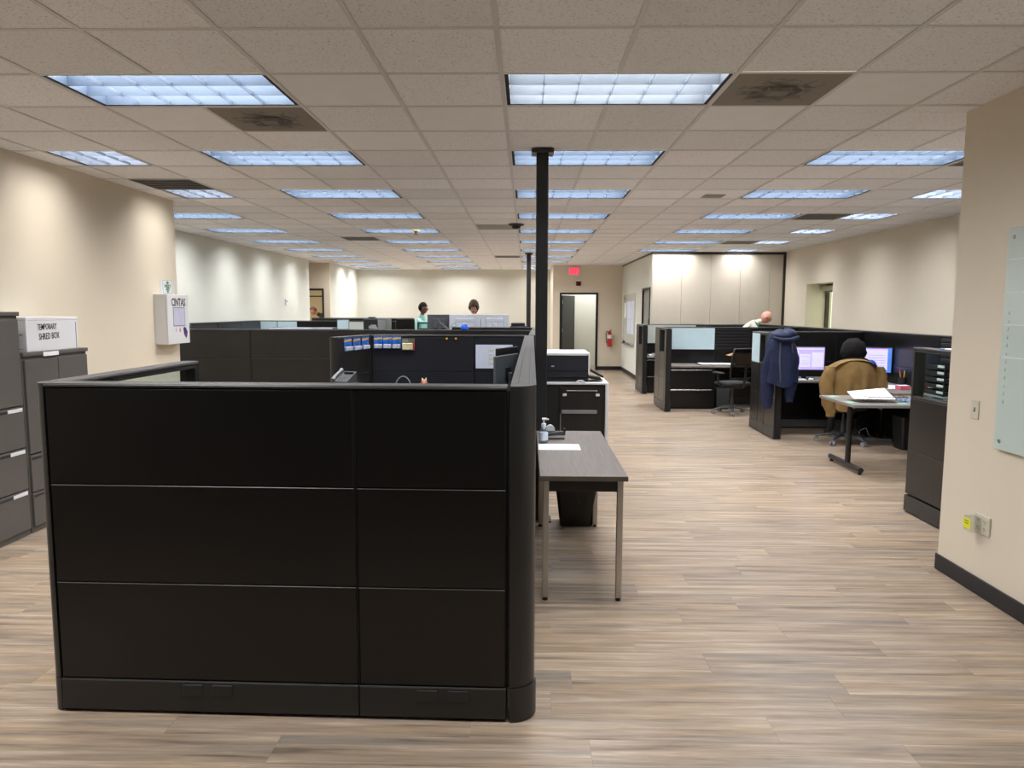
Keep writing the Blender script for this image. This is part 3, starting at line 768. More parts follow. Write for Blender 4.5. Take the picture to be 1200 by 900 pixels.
run('black partition running along the far pale left wall', (-5.36, 11.4), (-5.36, 14.45), [(1, ttt, ttt)] * 3, h=1.45, group=None)
run('black partition in front of the small office door', (-5.15, 17.4), (-2.7, 17.4), [(1.2, ttt, ttt), (1.2, ttt, ttt)], h=1.47, group=None)
run('dark partition standing left of the mint-shirted person', (-2.60, 14.55), (-2.24, 14.55), [(.5, ttt, ttt)], h=1.49, group=None)
run('glazed black partition in front of the mint-shirted person', (-2.08, 13.85), (-1.72, 13.85), [(.36, ['t', 'glass', 'glass'], ['t', 'glass', 'glass'])], h=1.44, levels=[.145, .7, 1.30, 1.422], group=None)
# --- right bank
SX = 4.86
run('long black spine partition with slats along the right wall', (SX, 15.38), (SX, 5.2), [(1.6, ttt, ttt), (1.2, ttt, ttt), (1.2, ttt, ttt), (1.25, ttt, ttt), (1.6, ttt, ttt), (2.1, ['t', 'slat', 'slat'], ttt), (1.2, ttt, ttt)], h=1.40, group=None)
run('black wing partition with a navy jacket over its end', (3.285, 9.41), (3.285, 10.45), [(.42, ttt, ttt), (.28, ['t', 't', 'glass'], ['t', 't', 'glass']), (.34, ['t', 't', 'w'], ['t', 't', 'w'])], group=None, post0=False)
run('black back partition behind the lit lavender monitor', (3.34, 10.50), (4.81, 10.50), [(1.10, ttt, ttt), (.37, ttt, ttt)], group=None)
run('black wing partition with a small window beside the two-drawer desk', (2.345, 11.93), (2.345, 12.96), [(.12, ttt, ttt), (.50, ['t', 't', 'glass'], ['t', 't', 'glass']), (.41, ttt, ttt)], group=None)
run('black back partition with a large pale blue glass tile', (2.40, 13.01), (4.81, 13.01), [(.96, ['t', 't', 'w'], ttt), (.62, ['t', 't', 'slat'], ttt), (.83, ttt, ttt)], group=None, levels=[.145, .56, .985, PH - .018])
run('black wing partition with a small window nearest the whiteboard wall', (2.375, 14.48), (2.375, 15.38), [(.10, ttt, ttt), (.46, ['t', 't', 'glass'], ['t', 't', 'glass']), (.34, ttt, ttt)], group=None)
run('black back partition with a pale grey glass tile before the folding wall', (2.43, 15.41), (4.81, 15.41), [(1.15, ['t', 't', 'g'], ttt), (1.23, ttt, ttt)], group=None, levels=[.145, .56, .985, PH - .018])
run('black partition with a window in front of the stacked letter trays', (3.246, 4.70), (3.246, 6.05), [(.25, ttt, ttt), (1.10, ['t', 't', 'glass'], ['t', 't', 'glass'])], group=None, levels=[.16, .535, .965, PH - .018])

# ------------------------------------------------------------------ shared furniture builders
def drawer_unit(label, loc, rz, w_, d_, h_, zs, m='panel', pull='chrome', cat='drawer unit'):
    t = thing('drawer_unit', label, cat, loc, rz)
    B(-w_ / 2, w_ / 2, .015, d_, .01, h_, b=.003).build('body', M[m], t)
    for z0, z1 in zs:
        dr = B(-w_ / 2 + .004, w_ / 2 - .004, -.004, .016, z0, z1, b=.003).build('drawer', M[m], t)
        B(-w_ / 2 + .01, w_ / 2 - .06, -.022, -.004, z1 - .028, z1 - .008, b=.004).build('handle', M[pull], dr)
    return t
def slab_desk(label, boxes, z=.74, th=.03, m='beigelam', legs=()):
    x0, y0 = boxes[0][0], boxes[0][2]
    t = thing('desk', label, 'desk', (x0, y0, 0))
    for bx in boxes: B(bx[0] - x0, bx[1] - x0, bx[2] - y0, bx[3] - y0, z - th, z, b=.004).build('worktop', M[m], t)
    for lx, ly in legs:
        mb = MB(); mb.box(lx - x0 - .025, lx - x0 + .025, ly - y0 - .025, ly - y0 + .025, .0, z - th, b=.004)
        mb.build('leg', M['blackplastic'], t)
    return t
def office_chair(label, loc, rz, backh=1.0, seat=.47, arms=True, mesh=True):
    t = thing('office_chair', label, 'chair', loc, rz)
    for k in range(5):
        a = 2 * PI * k / 5 + .3; c, s_ = math.cos(a), math.sin(a)
        arm = MB().tube([(.03 * c, .03 * s_, .115), (.17 * c, .17 * s_, .105), (.31 * c, .31 * s_, .075)], [.03, .024, .016], n=8, flat=.7).build('base_arm', M['greyplastic'], t)
        cb = MB()
        for sg in (-1, 1):
            px, py = .31 * c - s_ * .014 * sg, .31 * s_ + c * .014 * sg
            cb.tube([(px - s_ * .009 * sg * 0, py, .03), (px - s_ * .016 * sg, py + c * .016 * sg, .03)], .03, n=14)
        cb.tube([(.31 * c, .31 * s_, .03), (.31 * c, .31 * s_, .08)], .008, n=8)
        cb.build('caster', M['midgrey'], arm)
    MB().tube([(0, 0, .09), (0, 0, .26), (0, 0, .261), (0, 0, seat - .06)], [.03, .03, .019, .019], n=14).build('gas_column', M['greyplastic'], t)
    MB().box(-.1, .1, -.12, .12, seat - .075, seat - .045, b=.01).build('mechanism', M['blackplastic'], t)
    def cushion(d): return Vector((.255 * math.copysign(abs(d.x) ** .6, d.x), .245 * math.copysign(abs(d.y) ** .6, d.y), .045 * math.copysign(abs(d.z) ** .8, d.z) + .012 * (d.x ** 2)))
    MB().ell((0, 0, seat - .005), 1, 1, 1, 24, 10, fn=cushion).build('seat', M['mesh'], t)
    # back: curved shell in a frame, leaning away from the sitter (sitter faces +y)
    H0, H1 = seat + .10, backh
    def bp(u, v, off=0): 
        z = H0 + (H1 - H0) * v; wv = .235 * (1 - .22 * abs(2 * v - .9) ** 2.2)
        x = (2 * u - 1) * wv
        return Vector((x, -.225 - .05 * v - .035 * math.sin(PI * v) + .05 * (2 * u - 1) ** 2 + off, z))
    mb = MB(); mb.grid(lambda u, v: bp(u, v), 10, 12); mb.grid(lambda u, v: bp(u, v, -.012), 10, 12)
    mb.build('backrest', M['meshback'], t)
    ring = [bp(0, v / 10, -.006) for v in range(11)] + [bp(u / 8, 1, -.006) for u in range(1, 9)] + [bp(1, 1 - v / 10, -.006) for v in range(1, 11)] + [bp(1 - u / 8, 0, -.006) for u in range(1, 9)]
    MB().tube(ring, .014, n=8).build('back_frame', M['blackplastic'], t)
    MB().tube([(0, -.08, seat - .06), (0, -.25, seat - .04), (0, -.30, seat + .12), (0, -.31, seat + .34)], [.025, .026, .024, .016], n=8, flat=.6).build('back_support', M['blackplastic'], t)
    if arms:
        for sg in (-1, 1):
            ar = MB().tube([(.19 * sg, 0, seat - .04), (.29 * sg, 0, seat + .0), (.29 * sg, 0, seat + .17)], [.016, .018, .016], n=8).build('armrest', M['blackplastic'], t)
            B(.255 * sg, .325 * sg, -.12, .12, seat + .165, seat + .195, b=.012).build('arm_pad', M['blackplastic'], ar)
    return t
def monitor(label, loc, rz, w_=.54, h_=.32, zc=.32, back='blackplastic', screen=None, stand=True, slim=False, tilt=0., z_desk=0., name='monitor', parts=None):
    """front (screen) faces local -y; loc is on the desk"""
    t = thing(name, label, 'monitor', loc, rz)
    c = zc
    B(-w_ / 2, w_ / 2, -.012, .012, c - h_ / 2, c + h_ / 2, b=.006).build('casing', M[back], t)
    if slim: MB().box(-.05, .05, .012, .03, c - .05, c + .05, b=.004).build('mount_plate', M['blackplastic'], t)
    else: MB().box(-w_ * .3, w_ * .3, .012, .038, c - h_ * .3, c + h_ * .28, b=.012).build('back_cover', M[back], t)
    sc = B(-w_ / 2 + .011, w_ / 2 - .011, -.0135, -.0118, c - h_ / 2 + .016, c + h_ / 2 - .011).build('screen', M[screen or 'screen_off'], t)
    for (x0, x1, z0, z1, m_) in (parts or []):
        B(-w_ / 2 + .011 + x0 * (w_ - .022), -w_ / 2 + .011 + x1 * (w_ - .022), -.0145, -.0135, c - h_ / 2 + .016 + z0 * (h_ - .027), c - h_ / 2 + .016 + z1 * (h_ - .027)).build('screen_window', M[m_], sc)
    if stand:
        B(-.03, .03, .03, .055, .01, c, b=.006).build('neck', M[back], t)
        B(-.12, .12, -.06, .12, 0, .012, b=.005).build('foot', M[back], t)
    return t

# ------------------------------------------------------------------ left side: cabinets, first aid
CF = -3.675
def steel_cabinet(label, y0, y1, h, rows, doors=False):
    t = thing('filing_cabinet', label, 'cabinet', (CF, y0, 0))
    L = y1 - y0; bk = XL + .006 - CF
    B(bk, -.018, 0, L, .0, h - .03, b=.003).build('body', M['cabinet'], t)
    B(bk, .002, -.002, L + .002, h - .03, h, b=.004).build('top', M['cabinet'], t)
    for (z0, z1, split) in rows:
        cuts = [(.015, L / 2 - .003), (L / 2 + .003, L - .015)] if split else [(.015, L - .015)]
        for a, b_ in cuts:
            dr = B(-.02, .0, a, b_, z0, z1, b=.003).build('door' if split else 'drawer', M['cabinet'], t)
            if not split and z1 - z0 < .4:
                B(-.004, .0035, a + .01, b_ - .01, z1 - .03, z1 - .012, b=.002).build('pull_recess', M['cab_dark'], dr)
                B(.0, .006, b_ - .17, b_ - .02, z1 - .034, z1 - .008, b=.002).build('label_holder', M['white'], dr)
    return t
steel_cabinet('tall grey steel cabinet with label holders beside a lower cabinet', 4.42, 5.20, 1.655, [(.05, .345, False), (.355, .655, False), (.665, .965, False), (.975, 1.60, False)])
c2 = steel_cabinet('lower grey steel cabinet with double doors under a white box', 5.215, 6.00, 1.355, [(.05, .30, False), (.31, .585, False), (.60, 1.30, True)])
B(.002, .004, .22, .40, 1.318, 1.350).build('paper_label', M['paper'], c2)
# white box with handwriting
bx = thing('cardboard_box', 'white cardboard box with handwriting on the lower grey cabinet', 'box', (-3.70, 5.30, 1.3555))
B(-.30, 0, 0, .62, 0, .232, b=.003).build('body', M['white'], bx)
B(-.302, .002, -.002, .622, .232, .258, b=.003).build('lid', M['white'], bx)
B(.0, .002, .59, .596, .0, .215).build('lid_seam', M['midgrey'], bx)
text('handwriting', 'TEMPORARY', .066, M['ink'], bx, (.0015, .235, .182), '+x', sx=.60, shear=.12, bold=.0004, rot=.02)
text('handwriting', 'SHRED BOX', .070, M['ink'], bx, (.0015, .255, .110), '+x', sx=.64, shear=.08, bold=.0004, rot=.03)
for z in (.13, .122, .02): B(-.09, -.03, -.0015, 0, z, z + .004).build('print_line', M['midgrey'], bx)
# first aid cabinet
fa = thing('first_aid_cabinet', 'white metal first aid cabinet on the left wall near the corner', 'cabinet', (XL + .001, 7.80, 1.29))
B(0, .13, 0, .50, 0, .545, b=.004).build('body', M['white'], fa)
dr = B(.131, .148, 0, .50, 0, .545, b=.004).build('door', M['white'], fa)
XD_ = .1485
text('brand_lettering', 'CINTAS', .12, M['ink'], dr, (XD_, .255, .455), '+x', sx=.78, bold=.003)
pn = B(XD_ - .001, XD_ + .001, .125, .395, .195, .405).build('window_border', M['midgrey'], dr)
B(XD_, XD_ + .002, .135, .385, .205, .395).build('window_print', M['lavender'], dr)
MB().ell((XD_, .185, .155), .002, .022, .024, 12, 6).build('emblem_blue', M['lavender'], dr)
MB().ell((XD_, .27, .150), .002, .02, .026, 12, 6).build('emblem_salmon', M['orangeprint'], dr)
def flat_poly(pts, x): 
    mb = MB(); n = len(pts)
    mb.add([(x, a, z) for a, z in pts] + [(x + .0015, a, z) for a, z in pts], [list(range(n))[::-1], list(range(n, 2 * n))] + [(k, (k + 1) % n, n + (k + 1) % n, n + k) for k in range(n)]); return mb
flat_poly([(.345, .17), (.375, .185), (.405, .175), (.445, .13), (.435, .09), (.41, .055), (.36, .10)], XD_).build('emblem_badge', M['blueink'], dr)
flat_poly([(.38, .105), (.43, .105), (.425, .092), (.385, .09)], XD_ + .001).build('emblem_stripe', M['redplastic'], dr)
B(XD_ - .004, XD_ + .008, .497, .509, .19, .225, b=.002).build('latch', M['midgrey'], dr)
sg = thing('first_aid_sign', 'white first aid sign with a green cross above the wall cabinet', 'sign', (XL + .001, 7.955, 1.845))
B(0, .004, 0, .30, 0, .155, b=.001).build('plate', M['white'], sg)
mb = MB()
for a in ((.055, .27, .147, .150), (.055, .27, .004, .007), (.055, .060, .004, .150), (.265, .270, .004, .150)): mb.box(.004, .0045, *a)
mb.build('border', M['green'], sg)
mb = MB(); mb.box(.004, .0055, .13, .195, .115, .127); mb.box(.004, .0055, .153, .172, .103, .140); mb.build('cross', M['green'], sg)
text('lettering', 'FIRST', .048, M['green'], sg, (.0048, .162, .082), '+x', sx=1.25, bold=.0015)
text('lettering', 'AID', .042, M['green'], sg, (.0048, .162, .049), '+x', sx=1.25, bold=.0015)
flat_poly([(.13, .03), (.195, .03), (.162, .010)], .0045).build('arrow', M['green'], sg)

# ------------------------------------------------------------------ near station contents
slab_desk('dark worktop inside the near station along the side panel', [(-.70, -.065, 3.05, 8.36), (-1.76, -.70, 7.70, 8.36), (-2.05, -.70, 7.05, 7.60)], m='blackplastic', legs=((-.66, 3.2), (-.66, 5.6), (-1.98, 7.12)))
monitor('dark monitor seen from behind beside the side panel', (-.185, 6.78, .7405), math.atan2(.55, .205) + PI, w_=.57, h_=.33, zc=.355, back='mongrey', slim=True)
monitor('second dark monitor half hidden behind the first one', (-.20, 7.55, .7405), math.atan2(.5, .2) + PI, w_=.54, h_=.33, zc=.385, back='blackplastic', slim=True)
# desk phone on a riser
t = thing('phone_riser', 'small black riser stand holding a desk phone', 'stand', (-1.88, 7.40, .7405))
B(-.13, .13, -.1, .1, .17, .185, b=.004).build('shelf', M['blackplastic'], t)
for sx in (-.12, .12): B(sx - .008, sx + .008, -.09, .09, 0, .17, b=.002).build('side', M['blackplastic'], t)
t2 = thing('desk_phone', 'dark grey desk phone with a slanted face and pale handset', 'phone', (-1.88, 7.40, .9262), -.35)
mb = MB(); mb.add([(-.1, -.09, 0), (.1, -.09, 0), (.1, .09, 0), (-.1, .09, 0), (-.1, -.09, .02), (.1, -.09, .02), (.1, .09, .11), (-.1, .09, .11)], [(0, 3, 2, 1), (4, 5, 6, 7), (0, 1, 5, 4), (1, 2, 6, 5), (2, 3, 7, 6), (3, 0, 4, 7)])
mb.build('body', M['greyplastic'], t2)
MB().tube([(-.075, -.08, .035), (-.075, -.03, .075), (-.075, .04, .105), (-.075, .085, .125)], [.022, .015, .015, .022], n=10).build('handset', M['midgrey'], t2)
mb = MB()
for i in range(4):
    for j in range(3):
        x, y = -.01 + j * .03, -.06 + i * .022; z = .02 + (y + .09) * .5
        mb.box(x, x + .02, y, y + .014, z, z + .006)
mb.build('keypad', M['midgrey'], t2)
B(-.02, .085, .04, .085, .088, .105).build('display', M['screen_off'], t2)
# headset, paper tray, figurine
t = thing('headset', 'thin black headset standing on the worktop under the pinned cards', 'headset', (-1.40, 8.20, .7405))
MB().tube([(.09 * math.cos(a), 0, .04 + .14 * math.sin(a)) for a in [PI * k / 12 for k in range(13)]], .007, n=8).build('band', M['midgrey'], t)
for sx in (-1, 1): MB().tube([(.09 * sx - .012, 0, .04), (.09 * sx + .012, 0, .04)], .04, n=16).build('ear_cushion', M['blackplastic'], t)
t = thing('letter_tray', 'pale letter tray of papers on the dark worktop beside the headset', 'tray', (-1.62, 8.19, .7405))
B(-.115, .115, -.13, .13, 0, .004, b=.001).build('base', M['bluepaper'], t)
for bx_ in ((-.115, -.111, -.13, .13), (.111, .115, -.13, .13), (-.115, .115, .126, .13)): B(*bx_, .004, .075).build('side', M['bluepaper'], t)
B(-.10, .10, -.12, .12, .004, .088, b=.002).build('paper_stack', M['paper'], t)
t = thing('toy_figure', 'small orange and white toy figure on the dark worktop', 'figurine', (-1.16, 8.2, .7405))
MB().ell((0, 0, .045), .03, .026, .045).build('body', M['orange'], t)
MB().ell((0, 0, .115), .034, .03, .033).build('head', M['orange'], t)
for sx in (-1, 1):
    MB().tube([(.024 * sx, 0, .07), (.048 * sx, -.01, .10)], .009, n=8).build('arm', M['orange'], t)
    MB().lathe([(.012, 0), (.008, .014), (.002, .026)], (.02 * sx, 0, .14), n=8).build('ear', M['cardwhite'], t)
MB().ell((0, -.024, .105), .018, .01, .013).build('muzzle', M['cardwhite'], t)

# toy cards on the fabric panel
def card(x, y, z, w_, h_, rz, lab, kind=0):
    t = thing('toy_card', lab, 'toy package', (x, y, z), rz, 'blister cards on the dark panel' if kind == 0 else None)
    if kind == 0:
        B(0, w_, -.003, 0, 0, h_, b=.0005).build('card_back', M['cardblue'], t)
        mb = MB(); mb.add([(.004, -.0035, h_ * .70), (w_ - .004, -.0035, h_ * .78), (w_ - .004, -.0035, h_ * .92), (.004, -.0035, h_ * .84)], [(0, 1, 2, 3)]); mb.build('yellow_band', M['cardyellow'], t)
        B(.006, w_ - .006, -.026, -.003, .008, h_ * .36, b=.006).build('blister', M['cardwhite'], t)
        car = B(.02, w_ - .02, -.022, -.006, .022, .036, b=.004)
        car.box(.032, w_ - .034, -.021, -.007, .034, .046, b=.004)
        car.build('toy_car', M['screen_blue' if False else 'greyplastic'], t)
    else:
        B(0, w_, -.003, 0, 0, h_, b=.0005).build('card_back', M['cardolive'], t)
        B(.006, w_ * .86, -.02, -.003, .006, h_ * .62, b=.006).build('blister', M['cardpale'], t)
        B(w_ * .87, w_ - .002, -.004, -.003, .004, h_ * .6).build('red_stripe', M['redplastic'], t)
        B(.008, w_ * .5, -.004, -.003, h_ * .68, h_ * .92).build('title_patch', M['midgrey'], t)
yb = 8.404
for k in range(3): card(-1.772 + k * .107, yb, 1.222, .103, .150, 0, 'blue and yellow toy car card pinned on the back panel')
card(-1.447, yb, 1.205, .152, .140, 0, 'olive and pale yellow toy card pinned beside the blue cards', 1)
wd = math.atan2(.74, .192)
dv = Vector((math.cos(wd), math.sin(wd)))
for k in range(3):
    p = Vector((-2.04, 7.66)) + dv * (.12 + k * .205) + Vector((math.sin(wd), -math.cos(wd))) * .0495
    card(p.x, p.y, 1.222, .17, .146, wd, 'blue and yellow toy car card pinned on the short wing panel')
# printed sheet
t = thing('printed_sheet', 'white printed table sheet pinned to the dark fabric panel', 'paper', (-.585, yb, 1.0))
B(0, .43, -.0015, 0, 0, .275).build('sheet', M['bluepaper'], t)
mb = MB()
for i in range(9): mb.box(.03, .40, -.0022, -.0015, .03 + i * .026, .032 + i * .026)
for i in range(7): mb.box(.03 + i * .06, .032 + i * .06, -.0022, -.0015, .03, .24)
mb.build('table_lines', M['lavender'], t)
mb = MB()
for i in range(4): mb.box(.155, .205, -.0021, -.0015, .045 + i * .05, .066 + i * .05)
mb.build('yellow_cells', M['cardpale'], t)
for x in (-.92, -.815):
    t = thing('push_pin', 'small yellow push pin near the top of the fabric panel', 'pin', (x, 8.404, 1.345), 0, 'yellow push pins')
    MB().tube([(0, 0, 0), (0, -.008, 0)], .012, n=10).build('collar', M['cardyellow'], t)
    MB().tube([(0, -.008, 0), (0, -.026, 0)], [.006, .011], n=10).build('grip', M['cardyellow'], t)

# ------------------------------------------------------------------ narrow table
t = thing('side_table', 'narrow grey wood-grain table with square steel legs beside the black panel', 'table', (.082, 4.035, 0))
TW, TL, TZ = .50, 1.545, .745
top = B(0, TW, 0, TL, TZ - .028, TZ, b=.002).build('tabletop', M['laminate'], t)
B(-.001, TW + .001, -.002, 0, TZ - .0285, TZ - .001).build('edge_band', M['lam_edge'], top)
for x in (.02, TW - .055):
    for y in (.03, TL - .07):
        lg = B(x, x + .034, y, y + .034, .018, TZ - .028, b=.002).build('leg', M['steel'], t)
        MB().lathe([(.016, 0), (.016, .008), (.006, .01), (.006, .019)], (x + .017, y + .017, 0), n=10).build('glide', M['blackplastic'], lg)
mb = MB(); mb.box(.054, TW - .055, .045, .062, TZ - .10, TZ - .028); mb.box(.054, TW - .055, TL - .062, TL - .045, TZ - .10, TZ - .028); mb.box(.03, .047, .064, TL - .07, TZ - .10, TZ - .028); mb.box(TW - .047, TW - .03, .064, TL - .07, TZ - .10, TZ - .028)
mb.build('apron', M['blackplastic'], t)
pp = MB(); pp.box(0, .285, 0, .215, 0, .0012); tag(pp.build('paper_sheet', M['paper'], None, (.088, 4.80, TZ + .0004)), 'blank white sheet of paper on the narrow grey table', 'paper')
t = thing('sanitizer_bottle', 'clear pump bottle of hand sanitizer on the narrow table', 'bottle', (.128, 5.07, TZ + .0005))
MB().lathe([(.028, 0), (.031, .006), (.031, .085), (.026, .10), (.014, .112)], n=20).build('bottle', M['bottle'], t)
MB().lathe([(.0312, .02), (.0312, .075)], n=20).build('label', M['bluepaper'], t)
pu = MB().lathe([(.017, .110), (.017, .135), (.010, .140), (.006, .142), (.006, .165)], n=16).build('pump_collar', M['white'], t)
MB().tube([(-.012, 0, .168), (.012, 0, .170), (.036, 0, .166)], [.009, .008, .005], n=8).build('pump_head', M['white'], t)
t = thing('tape_dispenser', 'black tape dispenser with a white tape roll behind the stapler', 'tape dispenser', (.215, 5.40, TZ + .0005), .1)
mb = MB(); n = 10
prof = [(-.075, 0), (.08, 0), (.085, .045), (.072, .05), (.06, .028), (.03, .022), (0, .03), (-.05, .03), (-.075, .02)]
mb.add([(x, -.028, z) for x, z in prof] + [(x, .028, z) for x, z in prof], [list(range(9)), list(range(9, 18))[::-1]] + [(k, 9 + k, 9 + (k + 1) % 9, (k + 1) % 9) for k in range(9)])
mb.build('body', M['blackplastic'], t)
MB().tube([(-.03, -.012, .042), (-.03, .012, .042)], .034, n=20).build('tape_roll', M['white'], t)
t = thing('stapler', 'black stapler lying on the narrow table behind the bottle', 'stapler', (.20, 5.22, TZ + .0005), .08)
B(-.085, .085, -.017, .017, 0, .010, b=.003).build('base', M['blackplastic'], t)
mb = MB(); mb.add([(-.085, -.015, .016), (.082, -.015, .036), (.082, .015, .036), (-.085, .015, .016), (-.085, -.015, .04), (.078, -.015, .056), (.078, .015, .056), (-.085, .015, .04)], [(0, 3, 2, 1), (4, 5, 6, 7), (0, 1, 5, 4), (1, 2, 6, 5), (2, 3, 7, 6), (3, 0, 4, 7)])
mb.build('arm', M['greyplastic'], t)
B(-.085, -.06, -.013, .013, .008, .03, b=.002).build('hinge', M['blackplastic'], t)
t = thing('waste_bin', 'black tapered waste bin under the narrow table', 'bin', (.40, 5.62, 0))
mb = MB()
def rr_loop(w_, d_, z): return [(-w_, -d_ + .02, z), (-w_ + .02, -d_, z), (w_ - .02, -d_, z), (w_, -d_ + .02, z), (w_, d_ - .02, z), (w_ - .02, d_, z), (-w_ + .02, d_, z), (-w_, d_ - .02, z)]
def bin_shell(w0, d0, w1, d1, h):
    L_ = [rr_loop(w0, d0, 0), rr_loop(w1, d1, h), rr_loop(w1 - .008, d1 - .008, h), rr_loop(w0 - .008, d0 - .008, .01)]
    mb = MB(); vs = [p for l in L_ for p in l]
    fs = [(i * 8 + k, i * 8 + (k + 1) % 8, (i + 1) * 8 + (k + 1) % 8, (i + 1) * 8 + k) for i in range(3) for k in range(8)] + [list(range(8))[::-1], list(range(24, 32))]
    mb.add(vs, fs); return mb
bin_shell(.125, .10, .17, .13, .38).build('bucket', M['blackplastic'], t)
rim = rr_loop(.172, .132, .378); MB().tube([Vector(p) for p in rim] + [Vector(rim[0])], .007, n=6).build('rim', M['blackplastic'], t)

# ------------------------------------------------------------------ copier
t = thing('copier', 'tall black and white office copier behind the narrow table', 'copier', (.215, 7.52, 0))
CW = .65
B(.0, CW - .036, .02, .60, .03, .905, b=.006).build('cabinet', M['blackplastic'], t)
B(CW - .034, CW, -.006, .62, .03, .925, b=.006).build('side_cover', M['white'], t)
B(-.005, CW, -.005, .62, .905, .93, b=.006).build('top_cover', M['white'], t)
dd = B(.14, .52, .004, .022, .36, .88, b=.004).build('duplex_door', M['blackplastic'], t)
B(.21, .53, -.012, .006, .835, .848, b=.003).build('handle_bar', M['steel'], dd)
for x in (.17, .515): B(x, x + .04, -.008, .004, .785, .812, b=.003).build('latch', M['white'], dd)
B(.16, .53, -.010, .006, .60, .64, b=.004).build('lower_rail', M['midgrey'], dd)
B(.145, .153, -.002, .006, .05, .60).build('seam_strip', M['midgrey'], t)
mb = MB()
for x in (.28, .40): mb.box(x, x + .006, .014, .021, .05, .35)
mb.build('panel_gap', M['black'], t)
hd = B(.0, .44, .03, .56, .98, 1.205, b=.01).build('scanner_unit', M['navycopier'], t)
B(.05, .08, .024, .032, 1.09, 1.10).build('indicator', M['white'], hd)
B(-.003, .443, .026, .034, 1.045, 1.052).build('seam', M['black'], hd)
B(.0, .44, .06, .56, .93, .98).build('exit_gap', M['navycopier'], t)
mb = MB(); mb.box(-.01, .45, .015, .58, 1.205, 1.24, b=.008); mb.box(.435, .452, .015, .58, 1.01, 1.21, b=.005); mb.build('document_lid', M['white'], t)
pn = MB(); pn.box(0, .16, 0, .26, -.012, .012, b=.005); pn.xf(Matrix.Translation((.455, .05, 1.055)) @ Matrix.Rotation(.48, 4, 'Y')); pn.build('control_panel', M['blackplastic'], t)
pn2 = MB(); pn2.box(0, .15, 0, .30, -.008, .008, b=.004); pn2.xf(Matrix.Translation((.44, .05, .975)) @ Matrix.Rotation(.16, 4, 'Y')); pn2.build('output_tray', M['blackplastic'], t)
MB().tube([(.30, .0, .925), (.335, .0, .948), (.37, .0, .948), (.405, .0, .925)], .008, n=8).build('tray_tab', M['white'], t)
mb = MB()
for x in (.06, CW - .06):
    for y in (.08, .54): mb.tube([(x - .015, y, .025), (x + .015, y, .025)], .025, n=12)
mb.build('caster', M['blackplastic'], t)

# ------------------------------------------------------------------ wall fittings
t = thing('exit_sign', 'red lit exit sign on the wall above the charcoal door', 'sign', (1.32, YD - .002, 2.74))
B(-.15, .15, -.05, 0, -.115, .115, b=.008).build('housing', M['white'], t)
B(-.135, .135, -.053, -.05, -.10, .10).build('face', M['exitface'], t)
text('lettering', 'EXIT', .19, M['exitred'], t, (0, -.054, 0), '-y', sx=.66, bold=.006)
t = thing('alarm_strobe', 'dark red alarm strobe with a white lens above the door frame', 'alarm', (1.445, YD - .002, 2.42))
B(-.07, .07, -.05, 0, -.08, .045, b=.006).build('body', M['darkred'], t)
B(-.06, .06, -.06, 0, .045, .08, b=.006).build('lens', M['white'], t)
MB().tube([(0, -.05, -.03), (0, -.056, -.03)], .04, n=14).build('sounder', M['black'], t)
t = thing('fire_extinguisher', 'red fire extinguisher with a white label hung on the beige wall', 'fire extinguisher', (2.325, YD - .085, .66))
MB().lathe([(.05, 0), (.068, .012), (.07, .03), (.07, .30), (.06, .345), (.03, .37), (.022, .39)], n=22).build('cylinder', M['red'], t)
MB().lathe([(.0708, .23), (.0708, .33)], n=22).build('label', M['white'], t)
MB().lathe([(.024, .388), (.024, .42)], n=14).build('valve', M['red'], t)
mb = MB(); mb.tube([(-.01, 0, .42), (.02, -.06, .43), (.03, -.09, .425)], .01, n=8); mb.tube([(-.01, 0, .435), (.02, -.06, .465), (.03, -.09, .475)], .01, n=8); mb.build('lever', M['red'], t)
MB().tube([(-.02, 0, .41), (-.08, -.02, .43), (-.105, -.02, .36), (-.10, -.01, .25), (-.085, 0, .14), (-.08, 0, .10)], [.011, .011, .011, .011, .012, .016], n=10).build('hose', M['blackplastic'], t)
B(-.05, .05, .062, .083, .12, .40, b=.004).build('wall_bracket', M['red'], t)
# whiteboard on the side wall
t = thing('wall_board', 'pale board with papers and a marker tray on the side wall', 'whiteboard', (XS - .002, 18.85, .72))
B(-.012, 0, -1.05, 1.05, .1, 1.36, b=.004).build('board', M['frost_grey'], t)
for a, b_ in ((-.35, .25), (-.9, -.4)): B(-.014, -.012, a, b_, .35, 1.18).build('paper', M['bluepaper'], t)
B(-.014, -.012, .45, .85, .75, 1.15).build('paper', M['paper'], t)
B(-.014, -.012, .35, .95, 1.22, 1.30).build('heading_strip', M['greypatch'], t)
for z in (.30, .72): B(-.014, -.012, -1.0, 1.0, z, z + .008).build('ruled_line', M['midgrey'], t)
B(-.08, -.012, -.95, .95, .06, .085, b=.004).build('tray', M['midgrey'], t)
mk = MB().box(-.06, -.03, .55, .72, .086, .14, b=.004).build('eraser', M['blackplastic'], t)
for k in range(3): MB().tube([(-.05, -.5 + .2 * k, .094), (-.05, -.38 + .2 * k, .094)], .009, n=8).build('marker', M['blackplastic'], t)
